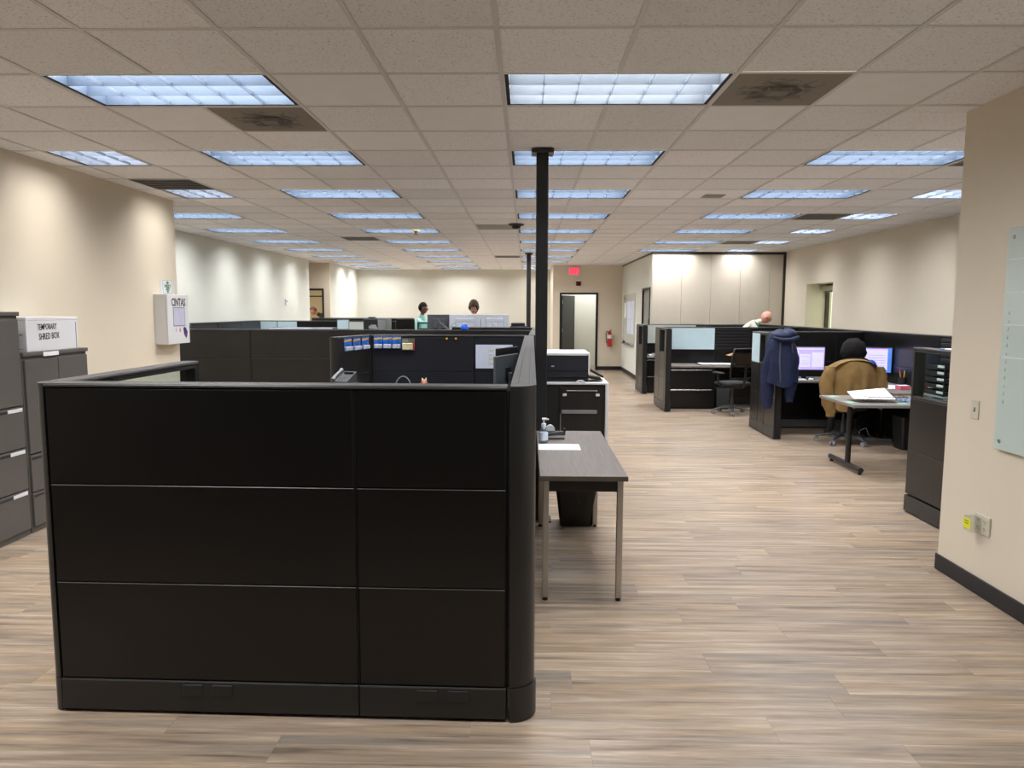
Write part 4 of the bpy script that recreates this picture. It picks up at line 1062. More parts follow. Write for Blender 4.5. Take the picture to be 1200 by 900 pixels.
# glass board on the near right wall
t = thing('glass_board', 'frosted pale green glass board on standoffs by the light switch', 'whiteboard', (XN - .022, 4.14, .905))
B(-.006, 0, -1.8, 0, 0, 1.235, b=.002).build('glass_sheet', M['boardglass'], t)
for y in (-.05, -.9, -1.75):
    for z in (.05, 1.185):
        MB().tube([(.0205, y, z), (-.012, y, z)], .011, n=14).build('standoff', M['steel'], t)
mb = MB()
for k in range(12):
    z = .76 - .045 * k; q = k % 4
    mb.box(-.0065, -.006, -.058, -.046, z, z + .0025)
    mb.box(-.0065, -.006, -.058, -.054, z, z + (.02 if q != 1 else .012))
    if q != 2: mb.box(-.0065, -.006, -.058, -.050, z + .0095, z + .012)
    if q in (0, 3): mb.box(-.0065, -.006, -.0522, -.050, z, z + .012)
mb.build('marker_notes', M['midgrey'], t)
for z in (.52, .70, .88, 1.06): B(-.0068, -.006, -1.78, -.02, z, z + .006).build('ruled_line', M['white'], t)
t = thing('light_switch', 'ivory single switch plate beside the glass board', 'switch', (XN - .001, 4.368, 1.095))
B(-.006, 0, -.036, .036, -.058, .058, b=.003).build('plate', M['offwhite'], t)
B(-.0075, -.006, -.006, .006, -.013, .013).build('slot', M['ink'], t)
B(-.016, -.007, -.004, .004, -.002, .008, b=.002).build('toggle', M['offwhite'], t)
t = thing('wall_outlet', 'ivory double outlet with a yellow label on a plugged adapter', 'outlet', (XN - .001, 4.222, .43))
B(-.010, 0, -.072, .072, -.058, .058, b=.004).build('plate', M['offwhite'], t)
for y in (-.030, .030):
    for z in (-.022, .022):
        oo = MB().tube([(-.010, y, z), (-.0125, y, z)], .0165, n=14).build('socket', M['offwhite'], t)
        mb = MB(); mb.box(-.0135, -.0125, y - .007, y - .005, z - .002, z + .008); mb.box(-.0135, -.0125, y + .005, y + .007, z - .002, z + .008); mb.box(-.0135, -.0125, y - .002, y + .002, z - .01, z - .006); mb.build('slot', M['ink'], oo)
ad = B(-.075, -.0126, -.008, .068, -.048, .040, b=.004).build('clear_adapter', M['clear'], t)
lb = B(-.078, -.075, -.004, .064, -.030, .030).build('yellow_label', M['yellow'], ad)
for z in (.012, -.002): B(-.079, -.078, .010, .052, z, z + .004).build('print_line', M['ink'], ad)
t = thing('thermostat', 'small white thermostat on the far pale left wall', 'thermostat', (XLF + .001, 16.55, 1.83))
B(0, .03, -.05, .05, -.065, .065, b=.005).build('case', M['white'], t); B(.03, .032, -.03, .03, .0, .04).build('display', M['greyplastic'], t)

# ------------------------------------------------------------------ right bank furniture
slab_desk('greige worktop in the station beneath the pale blue glass tile', [(2.40, 4.78, 12.30, 12.95)], legs=((4.7, 12.4),))
drawer_unit('wide black two-drawer unit with silver pulls under the greige worktop', (2.82, 12.31, 0), 0, .80, .60, .70, [(.04, .345), (.36, .685)])
slab_desk('greige worktop in the station before the folding wall', [(2.43, 4.78, 14.70, 15.35)], legs=((4.7, 14.8),))
drawer_unit('black two-drawer unit with silver pulls before the folding wall', (2.85, 14.71, 0), 0, .80, .60, .70, [(.04, .345), (.36, .685)])
slab_desk('dark-edged worktop under the lit lavender monitor', [(3.34, 4.80, 9.78, 10.44), (4.25, 4.80, 8.35, 9.78)], legs=((4.7, 8.5), (4.72, 9.6)))
tg = B(3.36, 4.80, 10.40, 10.43, .02, .12); tag(tg.build('desk_skirting', M['midgrey']), 'grey skirting rail along the floor under the lavender monitor desk', 'rail')
lapt = thing('closed_laptop', 'thin white closed laptop on the worktop under the pale blue glass tile', 'laptop', (2.98, 12.42, .7405), 0)
B(0, .62, 0, .34, 0, .012, b=.003).build('base', M['blackplastic'], lapt); B(.03, .61, .005, .335, .012, .022, b=.003).build('lid', M['paper'], lapt)
t = thing('open_carton', 'small open brown cardboard carton on the worktop near the slatted tile', 'box', (3.63, 12.52, .7405))
mb = MB()
for bx_ in ((0, .005, 0, .24), (.275, .28, 0, .24), (.005, .275, 0, .005), (.005, .275, .235, .24)): mb.box(*bx_, 0, .19)
mb.box(0, .28, 0, .24, 0, .005); mb.build('body', M['cardboard'], t)
mb = MB(); mb.box(-.13, 0, 0, .24, 0, .005); mb.xf(Matrix.Translation((0, 0, .19)) @ Matrix.Rotation(-.25, 4, 'Y')); mb.build('flap', M['cardboard'], t)
mb = MB(); mb.box(0, .12, 0, .24, 0, .005); mb.xf(Matrix.Translation((.28, 0, .19)) @ Matrix.Rotation(.5, 4, 'Y')); mb.build('flap', M['cardboard'], t)
t = thing('waste_bin', 'dark waste bin beside the mesh chair by the drawer unit', 'bin', (3.36, 12.42, 0))
bin_shell(.095, .12, .12, .15, .36).build('bucket', M['greyplastic'], t)
office_chair('black mesh office chair beside the drawer unit and carton', (3.36, 11.78, 0), .42, backh=1.07, seat=.50)
for k, (x, z) in enumerate(((2.52, 0), (2.56, 1))):
    t = thing('paper_pile', ('low pile of white papers on the worktop before the folding wall', 'upper white notebook on the paper pile before the folding wall')[k], 'papers', (x, 14.80, .7405 + .034 * k), .1 - .3 * k)
    B(0, .28, 0, .2, 0, .033 if k == 0 else .02, b=.002).build('sheets', M['paper'], t)
    if k: B(0.002, .278, .002, .198, .02, .024).build('cover', M['greyplastic'], t)
# monitors of the seated person
lay = [(.03, .30, .12, .86, 'screen_white'), (.33, .62, .12, .70, 'screen_white'), (.66, .97, .12, .78, 'screen_white'), (.03, .97, .90, .96, 'screen_white')] + [(.05, .27, .2 + .1 * k, .22 + .1 * k, 'screen_line') for k in range(6)] + [(.36, .58, .2 + .1 * k, .22 + .1 * k, 'screen_line') for k in range(5)]
monitor('large lit monitor with a lavender screen beside the navy jacket', (3.83, 9.98, .7405), 0, w_=.52, h_=.33, zc=.285, screen='screen_lav', parts=[(a, b_, c, d, m) for a, b_, c, d, m in lay])
lay2 = [(.03, .90, .10, .97, 'screen_white'), (.05, .30, .92, .965, 'screen_pink'), (.45, .88, .92, .965, 'screen_pink')] + [(.08, .34, .15 + .085 * k, .17 + .085 * k, 'screen_line') for k in range(8)] + [(.42, .84, .15 + .11 * k, .17 + .11 * k, 'screen_line') for k in range(6)]
monitor('lit monitor with a white page on a blue screen before the hooded person', (4.57, 9.66, .7405), -.30, w_=.50, h_=.345, zc=.29, screen='screen_blue', parts=lay2)
for x, y, lab in ((3.86, 9.84, 'small white computer mouse below the lavender monitor'), (4.03, 9.85, 'small dark computer mouse below the lavender monitor')):
    t = thing('computer_mouse', lab, 'mouse', (x, y, .7405))
    m_ = M['white'] if x < 3.9 else M['blackplastic']
    MB().ell((0, 0, .012), .032, .052, .022, 12, 8, fn=lambda d: Vector((.032 * d.x, .052 * d.y, max(-.012, .024 * d.z)))).build('shell', m_, t)
    MB().tube([(-.004, -.028, .032), (.004, -.028, .032)], .007, n=8).build('wheel', M['greyplastic'], t)
t = thing('keyboard', 'thin white keyboard under the lavender monitor', 'keyboard', (3.60, 9.83, .7405))
B(0, .20, 0, .10, 0, .012, b=.003).build('body', M['white'], t)
for r_ in range(4): B(.008, .192, .01 + r_ * .021, .027 + r_ * .021, .012, .016, b=.001).build('key_row', M['paper'], t)

# T-leg table
t = thing('t_leg_table', 'grey table on black T-shaped legs in front of the tan jacket', 'table', (3.29, 7.27, 0))
tt = B(0, 1.45, 0, .86, .712, .74, b=.003).build('tabletop', M['beigelam'], t)
B(-.0015, 1.45, -.0015, 0, .712, .738).build('edge_band', M['midgrey'], tt)
for x in (.155, 1.28):
    lg = MB().tube([(x, .42, .05), (x, .42, .712)], .028, n=18).build('leg', M['blackplastic'], t)
    MB().tube([(x, .10, .052), (x, .86, .052)], .026, n=14).build('foot_bar', M['blackplastic'], lg)
    for y in (.13, .82): MB().tube([(x, y, 0), (x, y, .04)], .018, n=10).build('foot_pad', M['blackplastic'], lg)
for k, (x, y, a) in enumerate(((3.36, 7.95, .3), (3.33, 7.44, .2), (3.80, 7.40, -.1))):
    o = B(0, .10, 0, .10, 0, .001).build('sticky_note', M['teal_note'], None, (x, y, .7405), (0, 0, a)); tag(o, ('mint sticky note at the far corner of the T-leg table', 'mint sticky note at the near corner of the T-leg table', 'mint sticky note beside the wire tray')[k], 'note')
t = thing('wire_tray', 'black wire letter tray holding loose white sheets', 'tray', (3.52, 7.44, .7405), .03)
mb = MB()
for k in range(9): mb.tube([(.0 + .05 * k, 0, .01), (.0 + .05 * k, .34, .01)], .002, n=5)
mb.build('base_wires', M['blackplastic'], t)
for (ya, yb_) in ((0, 0), (.34, .34)):
    mb = MB(); mb.tube([(0, ya, .06), (.40, yb_, .06)], .003, n=6); mb.tube([(0, ya, .01), (.40, yb_, .01)], .003, n=6)
    mb.tube([(k * .05, ya, .01 if k % 2 else .06) for k in range(9)], .002, n=5); mb.build('side_wires', M['blackplastic'], t)
for xa in (0, .40):
    mb = MB(); mb.tube([(xa, 0, .06), (xa, .34, .06)], .003, n=6); mb.tube([(xa, k * .0425, .01 if k % 2 else .06) for k in range(9)], .002, n=5); mb.build('end_wires', M['blackplastic'], t)
mb = MB(); mb.add([(-.12, .02, .035), (.30, .015, .03), (.33, .32, .115), (-.06, .33, .075), (-.12, .02, .038), (.30, .015, .033), (.33, .32, .118), (-.06, .33, .078)], [(0, 3, 2, 1), (4, 5, 6, 7), (0, 1, 5, 4), (1, 2, 6, 5), (2, 3, 7, 6), (3, 0, 4, 7)])
tag(mb.build('loose_paper', M['paper'], None, (3.50, 7.45, .7445)), 'curved white sheet lying across the black wire tray', 'paper')
o = B(0, .20, 0, .15, 0, .003).build('blue_folder', M['bluefolder'], None, (3.96, 7.60, .7405), (0, 0, .3)); tag(o, 'small blue card folder on the T-leg table beside the organizer', 'folder')
t = thing('desk_organizer', 'black desk organizer with red files at the end of the T-leg table', 'organizer', (4.02, 7.36, .7405))
mb = MB(); mb.box(0, .20, 0, .16, 0, .02); mb.box(0, .006, 0, .16, .02, .16); mb.box(.194, .20, 0, .16, .02, .16); mb.box(.006, .194, .154, .16, .02, .16); mb.box(.006, .194, 0, .006, .02, .07); mb.build('body', M['blackplastic'], t)
for k in range(3): B(.02 + .05 * k, .055 + .05 * k, .02, .14, .02, .22 - .02 * k, b=.002).build('file', M[('redplastic', 'white', 'pinkplastic')[k]], t)
# clutter on the spine worktop
t = thing('pencil_cup', 'black pencil cup with orange and blue pens by the right-hand monitor', 'pencil cup', (4.68, 9.05, .7405))
MB().lathe([(.045, 0), (.048, .12), (.044, .12), (.041, .006)], n=16).build('cup', M['blackplastic'], t)
for k, (dx, dy, m_) in enumerate(((-.02, 0, 'orange'), (.015, .01, 'bluebright'), (.0, -.02, 'cardyellow'), (.02, -.015, 'blackplastic'), (-.012, .02, 'redplastic'))):
    MB().tube([(dx * .5, dy * .5, .02), (dx * 2, dy * 2, .19 + .01 * k)], .006, n=8).build('pen', M[m_], t)
t = thing('tissue_box', 'small red box on the worktop beside the pencil cup', 'box', (4.66, 8.62, .7405)); B(0, .12, 0, .14, 0, .10, b=.003).build('carton', M['redplastic'], t); B(.03, .09, .04, .10, .10, .103).build('opening', M['paper'], t)
t = thing('notepad', 'pink notepad lying beside the small red box', 'notepad', (4.48, 8.70, .7405), .2); B(0, .13, 0, .09, 0, .05, b=.002).build('pages', M['pinkplastic'], t); B(.002, .128, .002, .088, .05, .052).build('top_sheet', M['paper'], t)
t = thing('paper_pile', 'spread of white papers on the spine worktop before the monitor', 'papers', (4.40, 8.80, .7405), .05)
for k in range(4): B(.02 * k, .21 + .02 * k, .05 * k, .30 + .04 * k, .002 * k, .002 * k + .0015).build('sheet', M['paper'], t)
t = thing('calculator', 'small blue-grey desk calculator near the pencil cup', 'calculator', (4.47, 9.22, .7405), -.2); B(0, .10, 0, .14, 0, .02, b=.004).build('case', M['midgrey'], t)
for k in range(4): B(.012, .088, .015 + .022 * k, .03 + .022 * k, .02, .024).build('key_row', M['teal_note'], t)
# letter trays behind the window
slab_desk('greige worktop behind the window of the letter trays', [(3.50, 4.79, 5.35, 6.60)], legs=((3.58, 5.5), (4.7, 5.5), (4.7, 6.5)))
t = thing('letter_tray_stack', 'stack of five black letter trays behind the partition window', 'letter trays', (3.70, 6.38, .9525))
for k in range(5):
    z = .004 + k * .056; mb = MB(); mb.box(-.13, .15, -.17, .17, z, z + .006)
    for bx_ in ((-.13, -.124, -.17, .17), (.144, .15, -.17, .17), (-.124, .144, .164, .17)): mb.box(*bx_, z + .006, z + .036)
    mb.add([(-.13, -.17, z + .006), (-.13, -.166, z + .006), (-.13, -.166, z + .03), (-.13, -.17, z + .03), (.15, -.17, z + .006), (.15, -.166, z + .006), (.15, -.166, z + .03), (.15, -.17, z + .03)], [(0, 1, 2, 3), (4, 7, 6, 5), (0, 4, 5, 1), (1, 5, 6, 2), (2, 6, 7, 3), (3, 7, 4, 0)])
    tr = mb.build('tray', M['blackplastic'], t)
    B(-.132, -.13, -.15, -.05, z + .016, z + .036).build('tray_label', M['paper'], tr)
    if k == 2: B(-.11, .13, -.15, .15, z + .006, z + .012).build('papers', M['paper'], tr)
mb = MB()
for x in (-.13, .144):
    for y in (-.15, .15): mb.box(x, x + .006, y - .01, y + .01, 0, .27)
mb.build('support', M['blackplastic'], t)
t = thing('desk_shelf', 'low grey wire shelf of white papers behind the partition window', 'shelf', (3.53, 6.14, .7405))
B(0, .36, 0, .44, .20, .2115, b=.002).build('shelf_board', M['midgrey'], t)
for x in (.01, .35):
    for y in (.02, .42): MB().tube([(x, y, 0), (x, y, .20)], .005, n=8).build('wire_leg', M['steel'], t)
B(.03, .3, .03, .40, 0, .05, b=.002).build('papers', M['paper'], t)
o = thing('cap_clutter', 'blue and white label strip lying on the partition top over the letter trays', 'label strip', (3.246, 5.50, PH + .0005)); B(-.03, .03, 0, .13, 0, .012, b=.003).build('white_part', M['paper'], o); B(-.028, .028, .13, .2, 0, .010, b=.003).build('blue_part', M['bluefolder'], o)
# under the desk
t = thing('fan_heater', 'black round fan heater on the floor under the spine worktop', 'heater', (4.58, 9.72, 0), .2)
MB().tube([(0, -.06, .165), (0, .06, .165)], [.125, .125], n=24).build('drum', M['blackplastic'], t)
for r_ in (.03, .06, .09, .115): MB().tube([(r_ * math.cos(2 * PI * k / 20), -.066, .165 + r_ * math.sin(2 * PI * k / 20)) for k in range(21)], .003, n=5).build('grille_ring', M['greyplastic'], t)
B(-.10, .10, -.07, .07, 0, .045, b=.008).build('foot', M['blackplastic'], t)
t = thing('power_strip', 'grey power strip with a loose white cable under the desk', 'power strip', (4.44, 9.42, 0), -.3)
B(0, .30, -.03, .03, 0, .035, b=.005).build('body', M['midgrey'], t)
for k in range(4): B(.04 + .06 * k, .07 + .06 * k, -.012, .012, .035, .037).build('socket', M['blackplastic'], t)
MB().tube([(0, 0, .02), (-.08, .05, .02), (-.06, .14, .10), (.02, .16, .14), (.05, .10, .05), (.12, .14, .02)], .006, n=8).build('cable', M['white'], t)
t = thing('waste_bin', 'tall black waste bin under the spine worktop by the partition', 'bin', (4.655, 8.86, 0))
bin_shell(.09, .11, .115, .14, .40).build('bucket', M['blackplastic'], t)

# chair with the tan jacket
CHX, CHY = 4.05, 9.22
office_chair('office chair with a tan jacket hung over its back', (CHX, CHY, 0), -.12, backh=1.02, seat=.47, arms=False)
jk = thing('tan_jacket', 'tan canvas jacket draped over the office chair back', 'jacket', (CHX - .02, CHY - .32, 0), -.12)
def jbody(u, v, off=0):
    a = 2 * u - 1
    wv = .285 + .05 * v + .012 * math.sin(v * 9)
    x = a * wv
    top = 1.085 - .10 * abs(a) ** 2.6
    z = top + (.50 + .05 * math.sin(a * 4) - top) * v
    fold = .014 * math.sin(a * 9 + v * 3) * (.3 + v) + .010 * math.sin(a * 17 - v * 4) * v + .018 * math.sin(2.5 * a + 1) * v
    y = -.035 - .055 * math.sin(min(1, v * 3) * PI / 2) * (1 - .5 * a * a) + .10 * a * a + fold
    if v < .02: y += .03
    return Vector((x, y + off, z + (off * .2)))
mb = MB(); mb.grid(lambda u, v: jbody(u, v), 36, 30)
mb.grid(lambda u, v: jbody(u, v, .028 if v > .02 else .05), 36, 30); mb.build('body', M['tan'], jk)
mb = MB(); mb.grid(lambda u, v: Vector(((2 * u - 1) * (.255 - .02 * v), -.0 + .17 * math.sin(v * PI * .5) * (1 - .2 * (2 * u - 1) ** 2) - .05 * (1 - v) + .0, 1.082 - .09 * abs(2 * u - 1) ** 2.6 + .02 * math.sin(v * PI) - .12 * v ** 3)), 20, 10)
mb.build('shoulder_yoke', M['tan'], jk)
def sleeve(pts, rs, m, parent, cuff=True, fold=.1):
    mb = MB(); P_ = [Vector(p) for p in pts]; n = 16; k = 14; vs = []; fs = []
    for i in range(k + 1):
        q = i / k * (len(P_) - 1); j = min(int(q), len(P_) - 2); f_ = q - j
        c = P_[j].lerp(P_[j + 1], f_); r = rs[j] + (rs[j + 1] - rs[j]) * f_
        for a in range(n):
            t_ = 2 * PI * a / n; rr2 = r * (1 + fold * math.sin(3 * t_ + i * 1.1) + fold * .6 * math.sin(i * 2.3 + t_))
            vs.append((c.x + rr2 * math.cos(t_), c.y + rr2 * .72 * math.sin(t_), c.z))
    for i in range(k):
        for a in range(n): fs.append((i * n + a, i * n + (a + 1) % n, (i + 1) * n + (a + 1) % n, (i + 1) * n + a))
    fs += [list(range(n))[::-1], list(range(k * n, k * n + n))]
    mb.add(vs, fs, 0, True); o_ = mb.build('sleeve', M[m], parent)
    if cuff:
        c = P_[-1]; MB().lathe([(rs[-1] * .86, -.055), (rs[-1] * .9, -.02), (rs[-1] * .98, .01)], (c.x, c.y, c.z), n=16, sy=.75).build('cuff', M[m], o_)
    return o_
sleeve([(-.27, .03, 1.00), (-.325, .0, .86), (-.335, -.02, .68), (-.30, -.02, .52), (-.275, -.02, .44)], [.075, .085, .082, .072, .062], 'tan', jk)
sleeve([(.27, .05, 1.00), (.315, .06, .86), (.325, .06, .70), (.31, .05, .55)], [.07, .078, .075, .062], 'tan', jk)

# navy jacket on the wing panel end
nj = thing('navy_jacket', 'navy hooded jacket hung over the end of a black wing panel', 'jacket', (3.285, 9.43, 0))
mb = MB(); nz, na = 22, 40; vs = []; fs = []
for i in range(nz + 1):
    v = i / nz; z = 1.37 - .64 * v
    ax = .135 + .065 * math.sin(min(1, v * 1.6) * PI / 2) + .012 * math.sin(v * 7); ay = .115 + .035 * v
    for k in range(na):
        a = 2 * PI * k / na
        f_ = 1 + .075 * math.sin(5 * a + 2 * v) * (.35 + v) + .05 * math.sin(9 * a - 3 * v) * v
        vs.append((ax * f_ * math.cos(a) + .005, ay * f_ * math.sin(a) - .01, z - .03 * math.sin(3 * a) * v))
for i in range(nz):
    for k in range(na): fs.append((i * na + k, i * na + (k + 1) % na, (i + 1) * na + (k + 1) % na, (i + 1) * na + k))
fs += [list(range(na)), list(range(nz * na, nz * na + na))[::-1]]
mb.add(vs, fs, 0, True); mb.build('body', M['navy'], nj)
def hoodfn(d):
    q = 1 + .09 * math.sin(6 * math.atan2(d.y, d.x) + 3 * d.z) + .06 * math.sin(9 * d.x + 5 * d.z)
    return Vector((.175 * d.x * q, .155 * d.y * q, .085 * d.z * q + .02 * d.x))
MB().ell((.03, .0, 1.36), 1, 1, 1, 30, 16, fn=hoodfn).build('hood', M['navy'], nj)
MB().tube([(-.12, -.10, 1.335), (-.03, -.17, 1.31), (.08, -.175, 1.315), (.18, -.11, 1.34), (.20, .0, 1.36)], [.018, .024, .026, .026, .018], n=10).build('hood_rim', M['navy'], nj)
sleeve([(-.11, -.05, 1.20), (-.15, -.03, 1.0), (-.155, -.02, .75), (-.145, 0, .56), (-.14, .0, .47)], [.07, .085, .085, .078, .066], 'navy', nj, fold=.08)
sleeve([(.12, -.04, 1.25), (.17, -.02, 1.05), (.17, .0, .80), (.15, .02, .60), (.15, .02, .55)], [.06, .075, .08, .07, .06], 'navy', nj, fold=.08)
MB().tube([(-.045, -.135, 1.27), (-.05, -.145, 1.05), (-.035, -.155, .85), (-.03, -.155, .76)], [.012, .016, .015, .012], n=8, flat=.5).build('grey_piping', M['greytrim'], nj)
MB().tube([(.10, -.13, 1.26), (.115, -.135, 1.15)], [.014, .01], n=8, flat=.5).build('grey_piping', M['greytrim'], nj)
B(-.098, -.088, -.02, .05, .90, 1.0).build('paper_tag', M['paper'], nj)

# ------------------------------------------------------------------ people
STAND = dict(pelvis=(0, 0, .95, .125), spine=(0, .005, 1.13, .118), chest=(0, 0, 1.31, .130), nb=(0, .015, 1.455, .062), neck=(0, .0, 1.52, .052), hb=(0, -.012, 1.58, .05),
             shR=(-.165, .01, 1.42, .062), elR=(-.235, .03, 1.14, .043), wrR=(-.245, -.06, .91, .030),
             shL=(.165, .01, 1.42, .062), elL=(.235, .03, 1.14, .043), wrL=(.245, -.06, .91, .030),
             hipR=(-.09, 0, .90, .09), knR=(-.10, -.015, .51, .060), anR=(-.10, .02, .10, .042), toR=(-.11, -.15, .045, .036),
             hipL=(.09, 0, .90, .09), knL=(.10, -.015, .51, .060), anL=(.10, .02, .10, .042), toL=(.11, -.15, .045, .036))
BONES = [('pelvis', 'spine', 1), ('spine', 'chest', 1), ('chest', 'nb', 1), ('nb', 'neck', 0), ('neck', 'hb', 0), ('chest', 'shR', 1), ('shR', 'elR', 1), ('elR', 'wrR', 4), ('chest', 'shL', 1), ('shL', 'elL', 1), ('elL', 'wrL', 4),
         ('pelvis', 'hipR', 2), ('hipR', 'knR', 2), ('knR', 'anR', 2), ('anR', 'toR', 3), ('pelvis', 'hipL', 2), ('hipL', 'knL', 2), ('knL', 'anL', 2), ('anL', 'toL', 3)]
def head_fn(s_):
    def fn(d):
        x, y, z = .073 * d.x, .093 * d.y, .116 * d.z
        if d.z < 0: x *= 1 + .34 * d.z; y = y * (1 + .10 * d.z) - .012 * (-d.z)
        if d.y < -.3: y += .010 * (1 - min(1, abs(d.x) * 1.6)) * .4
        g = lambda cx, cz, w_: math.exp(-((d.x - cx) ** 2 + (d.z - cz) ** 2) / w_) if d.y < 0 else 0
        y -= .026 * g(0, -.20, .012) + .012 * g(0, -.02, .014)          # nose
        y += .010 * (g(.34, .08, .02) + g(-.34, .08, .02))             # eye sockets
        y -= .006 * (g(.3, .22, .02) + g(-.3, .22, .02)) + .006 * g(0, -.50, .02) + .010 * g(0, -.85, .05)
        return Vector((x, y, z)) * s_
    return fn
def person(label, loc, rz, pose, skin, shirt, trousers, forearm, head_rot=(0, 0, 0), hs=1.0, hair=None, hairfn=None, scale=1.0, head_off=(0, -.012, .10), extra=None):
    J = dict(STAND); J.update(pose)
    root = thing('person', label, 'person', loc, rz); root.scale = (scale,) * 3
    names = list(J); bones = list(BONES)
    # hands: palm and five fingers
    for sd, sg in (('R', -1), ('L', 1)):
        wv = Vector(J['wr' + sd][:3]); ev = Vector(J['el' + sd][:3]); d = (wv - ev).normalized()
        side = d.cross(Vector((0, 0, 1)));  side = side.normalized() if side.length > .2 else Vector((0, 1, 0))
        pm = wv + d * .075; J['pm' + sd] = (*pm, .026); names.append('pm' + sd); bones.append(('wr' + sd, 'pm' + sd, 0))
        nrm = d.cross(side).normalized()
        for k, (o, l, c) in enumerate(((-.030, .055, .3), (-.011, .070, .25), (.010, .066, .3), (.030, .050, .4))):
            a = pm + d * .03 + side * o; b_ = a + d * l * .6 + nrm * l * c * .3; e_ = b_ + d * l * .4 + nrm * l * c * .7
            for q, (p, r) in enumerate(((a, .0095), (b_, .0085), (e_, .0075))):
                nm = f'f{sd}{k}{q}'; J[nm] = (*p, r); names.append(nm); bones.append(((f'f{sd}{k}{q-1}' if q else 'pm' + sd), nm, 0))
        a = wv + d * .035 + side * .035; b_ = a + d * .03 + side * .022; e_ = b_ + d * .028 + side * .004
        for q, (p, r) in enumerate(((a, .012), (b_, .0105), (e_, .009))):
            nm = f't{sd}{q}'; J[nm] = (*p, r); names.append(nm); bones.append(((f't{sd}{q-1}' if q else 'wr' + sd), nm, 0))
    idx = {n_: i for i, n_ in enumerate(names)}
    me = bpy.data.meshes.new('sk'); me.from_pydata([J[n_][:3] for n_ in names], [(idx[a], idx[b_]) for a, b_, c in bones], [])
    ob = bpy.data.objects.new('sk', me); COL.objects.link(ob)
    ob.modifiers.new('s', 'SKIN'); 
    for n_ in names:
        sv = me.skin_vertices[0].data[idx[n_]]; r = J[n_][3]; sv.radius = (r, r)
        if n_ in ('chest', 'spine', 'pelvis'): sv.radius = (r * 1.25, r * .86)
        sv.use_root = n_ == 'pelvis'
    ss = ob.modifiers.new('u', 'SUBSURF'); ss.levels = 2; ss.render_levels = 2
    dg = bpy.context.evaluated_depsgraph_get(); dg.update()
    em = bpy.data.meshes.new_from_object(ob.evaluated_get(dg)); bpy.data.objects.remove(ob)
    seg = [(Vector(J[a][:3]), Vector(J[b_][:3]), c, max(J[a][3], J[b_][3])) for a, b_, c in bones]
    def cls(p):
        best = None
        for a, b_, c, r in seg:
            ab = b_ - a; q = max(0, min(1, (p - a).dot(ab) / max(1e-9, ab.length_squared))); dd = (p - a - ab * q).length / (r + .02)
            if best is None or dd < best[0]: best = (dd, c)
        return best[1]
    mb = MB(); mb.v = [tuple(v.co) for v in em.vertices]
    for p in em.polygons:
        c = cls(p.center); mb.f.append(list(p.vertices)); mb.m.append({0: 0, 1: 1, 2: 2, 3: 3, 4: (0 if forearm else 1)}[c]); mb.sm.append(True)
    hb = Vector(J['hb'][:3]); hc = hb + Vector(head_off)
    st_ = len(mb.v)
    mb.ell((0, 0, 0), 1, 1, 1, 32, 24, mi=0, fn=head_fn(hs))
    for sx in (-1, 1):
        mb.ell((.074 * sx * hs, .008, -.012), .010 * hs, .020 * hs, .032 * hs, 10, 8, mi=0)
        mb.ell((.031 * sx * hs, -.076 * hs, .012), .0125 * hs, .008 * hs, .008 * hs, 10, 6, mi=4)
        mb.ell((.031 * sx * hs, -.0825 * hs, .012), .0055 * hs, .003 * hs, .0055 * hs, 8, 6, mi=5)
    mb.ell((0, -.083 * hs, -.058 * hs), .024 * hs, .006 * hs, .007 * hs, 12, 6, mi=6)
    R3 = Euler(head_rot).to_matrix().to_4x4(); HM = Matrix.Translation(hc) @ R3
    mb.xf(HM, st_)
    mb.build('body', [M[skin], M[shirt], M[trousers], M['blackplastic'], M['paper'], M['ink'], M['darkred' if skin != 'skin_b' else 'skin_b']], root)
    if hair:
        hb_ = MB(); hb_.ell((0, 0, 0), 1, 1, 1, 40, 28, fn=hairfn(hs)); hb_.xf(HM); hb_.build('hair', M[hair], root)
    if extra: extra(root, HM, hs, J)
    return root
def hair_short(grow=1.07, line=.28, curl=0., back=-.55):
    def mk(hs):
        base = head_fn(hs)
        def fn(d):
            b_ = base(d)
            lim = line if d.y < -.2 else (line + (back - line) * min(1, (d.y + .2) / .7))
            if curl and d.y >= -.75: lim = min(lim, line - 1.1 * max(0, abs(d.x) - .45))
            q = max(0, min(1, (d.z - lim) / .12))
            f_ = .90 + (grow - .90) * q + q * curl * (math.sin(11 * d.x + 3) * math.sin(13 * d.y) * math.sin(12 * d.z + 1) + .4 * math.sin(23 * d.x) * math.sin(21 * d.z))
            return Vector((b_.x, b_.y * (1 if d.y > 0 else .97), b_.z)) * f_
        return fn
    return mk
def glasses(root, HM, hs, J):
    mb = MB(); st_ = 0
    for sx in (-1, 1):
        mb.tube([(.034 * sx + .021 * math.cos(2 * PI * k / 14), -.098, .010 + .017 * math.sin(2 * PI * k / 14)) for k in range(15)], .0022, n=6)
        mb.tube([(.055 * sx, -.098, .014), (.074 * sx, -.05, .014), (.076 * sx, .01, .008)], .0022, n=6)
    mb.tube([(-.013, -.098, .014), (.013, -.098, .014)], .002, n=6)
    mb.xf(Matrix.Scale(hs, 4)); mb.xf(HM); mb.build('glasses', M['blackplastic'], root)
def collar(m):
    def f(root, HM, hs, J):
        nb = Vector(J['nb'][:3]); nk = Vector(J['neck'][:3]); d = (nk - nb).normalized()
        c = nb.lerp(nk, .45)
        MB().tube([c - d * .02, c + d * .02], [.078, .066], n=18, caps=False).build('collar', M[m], root)
    return f
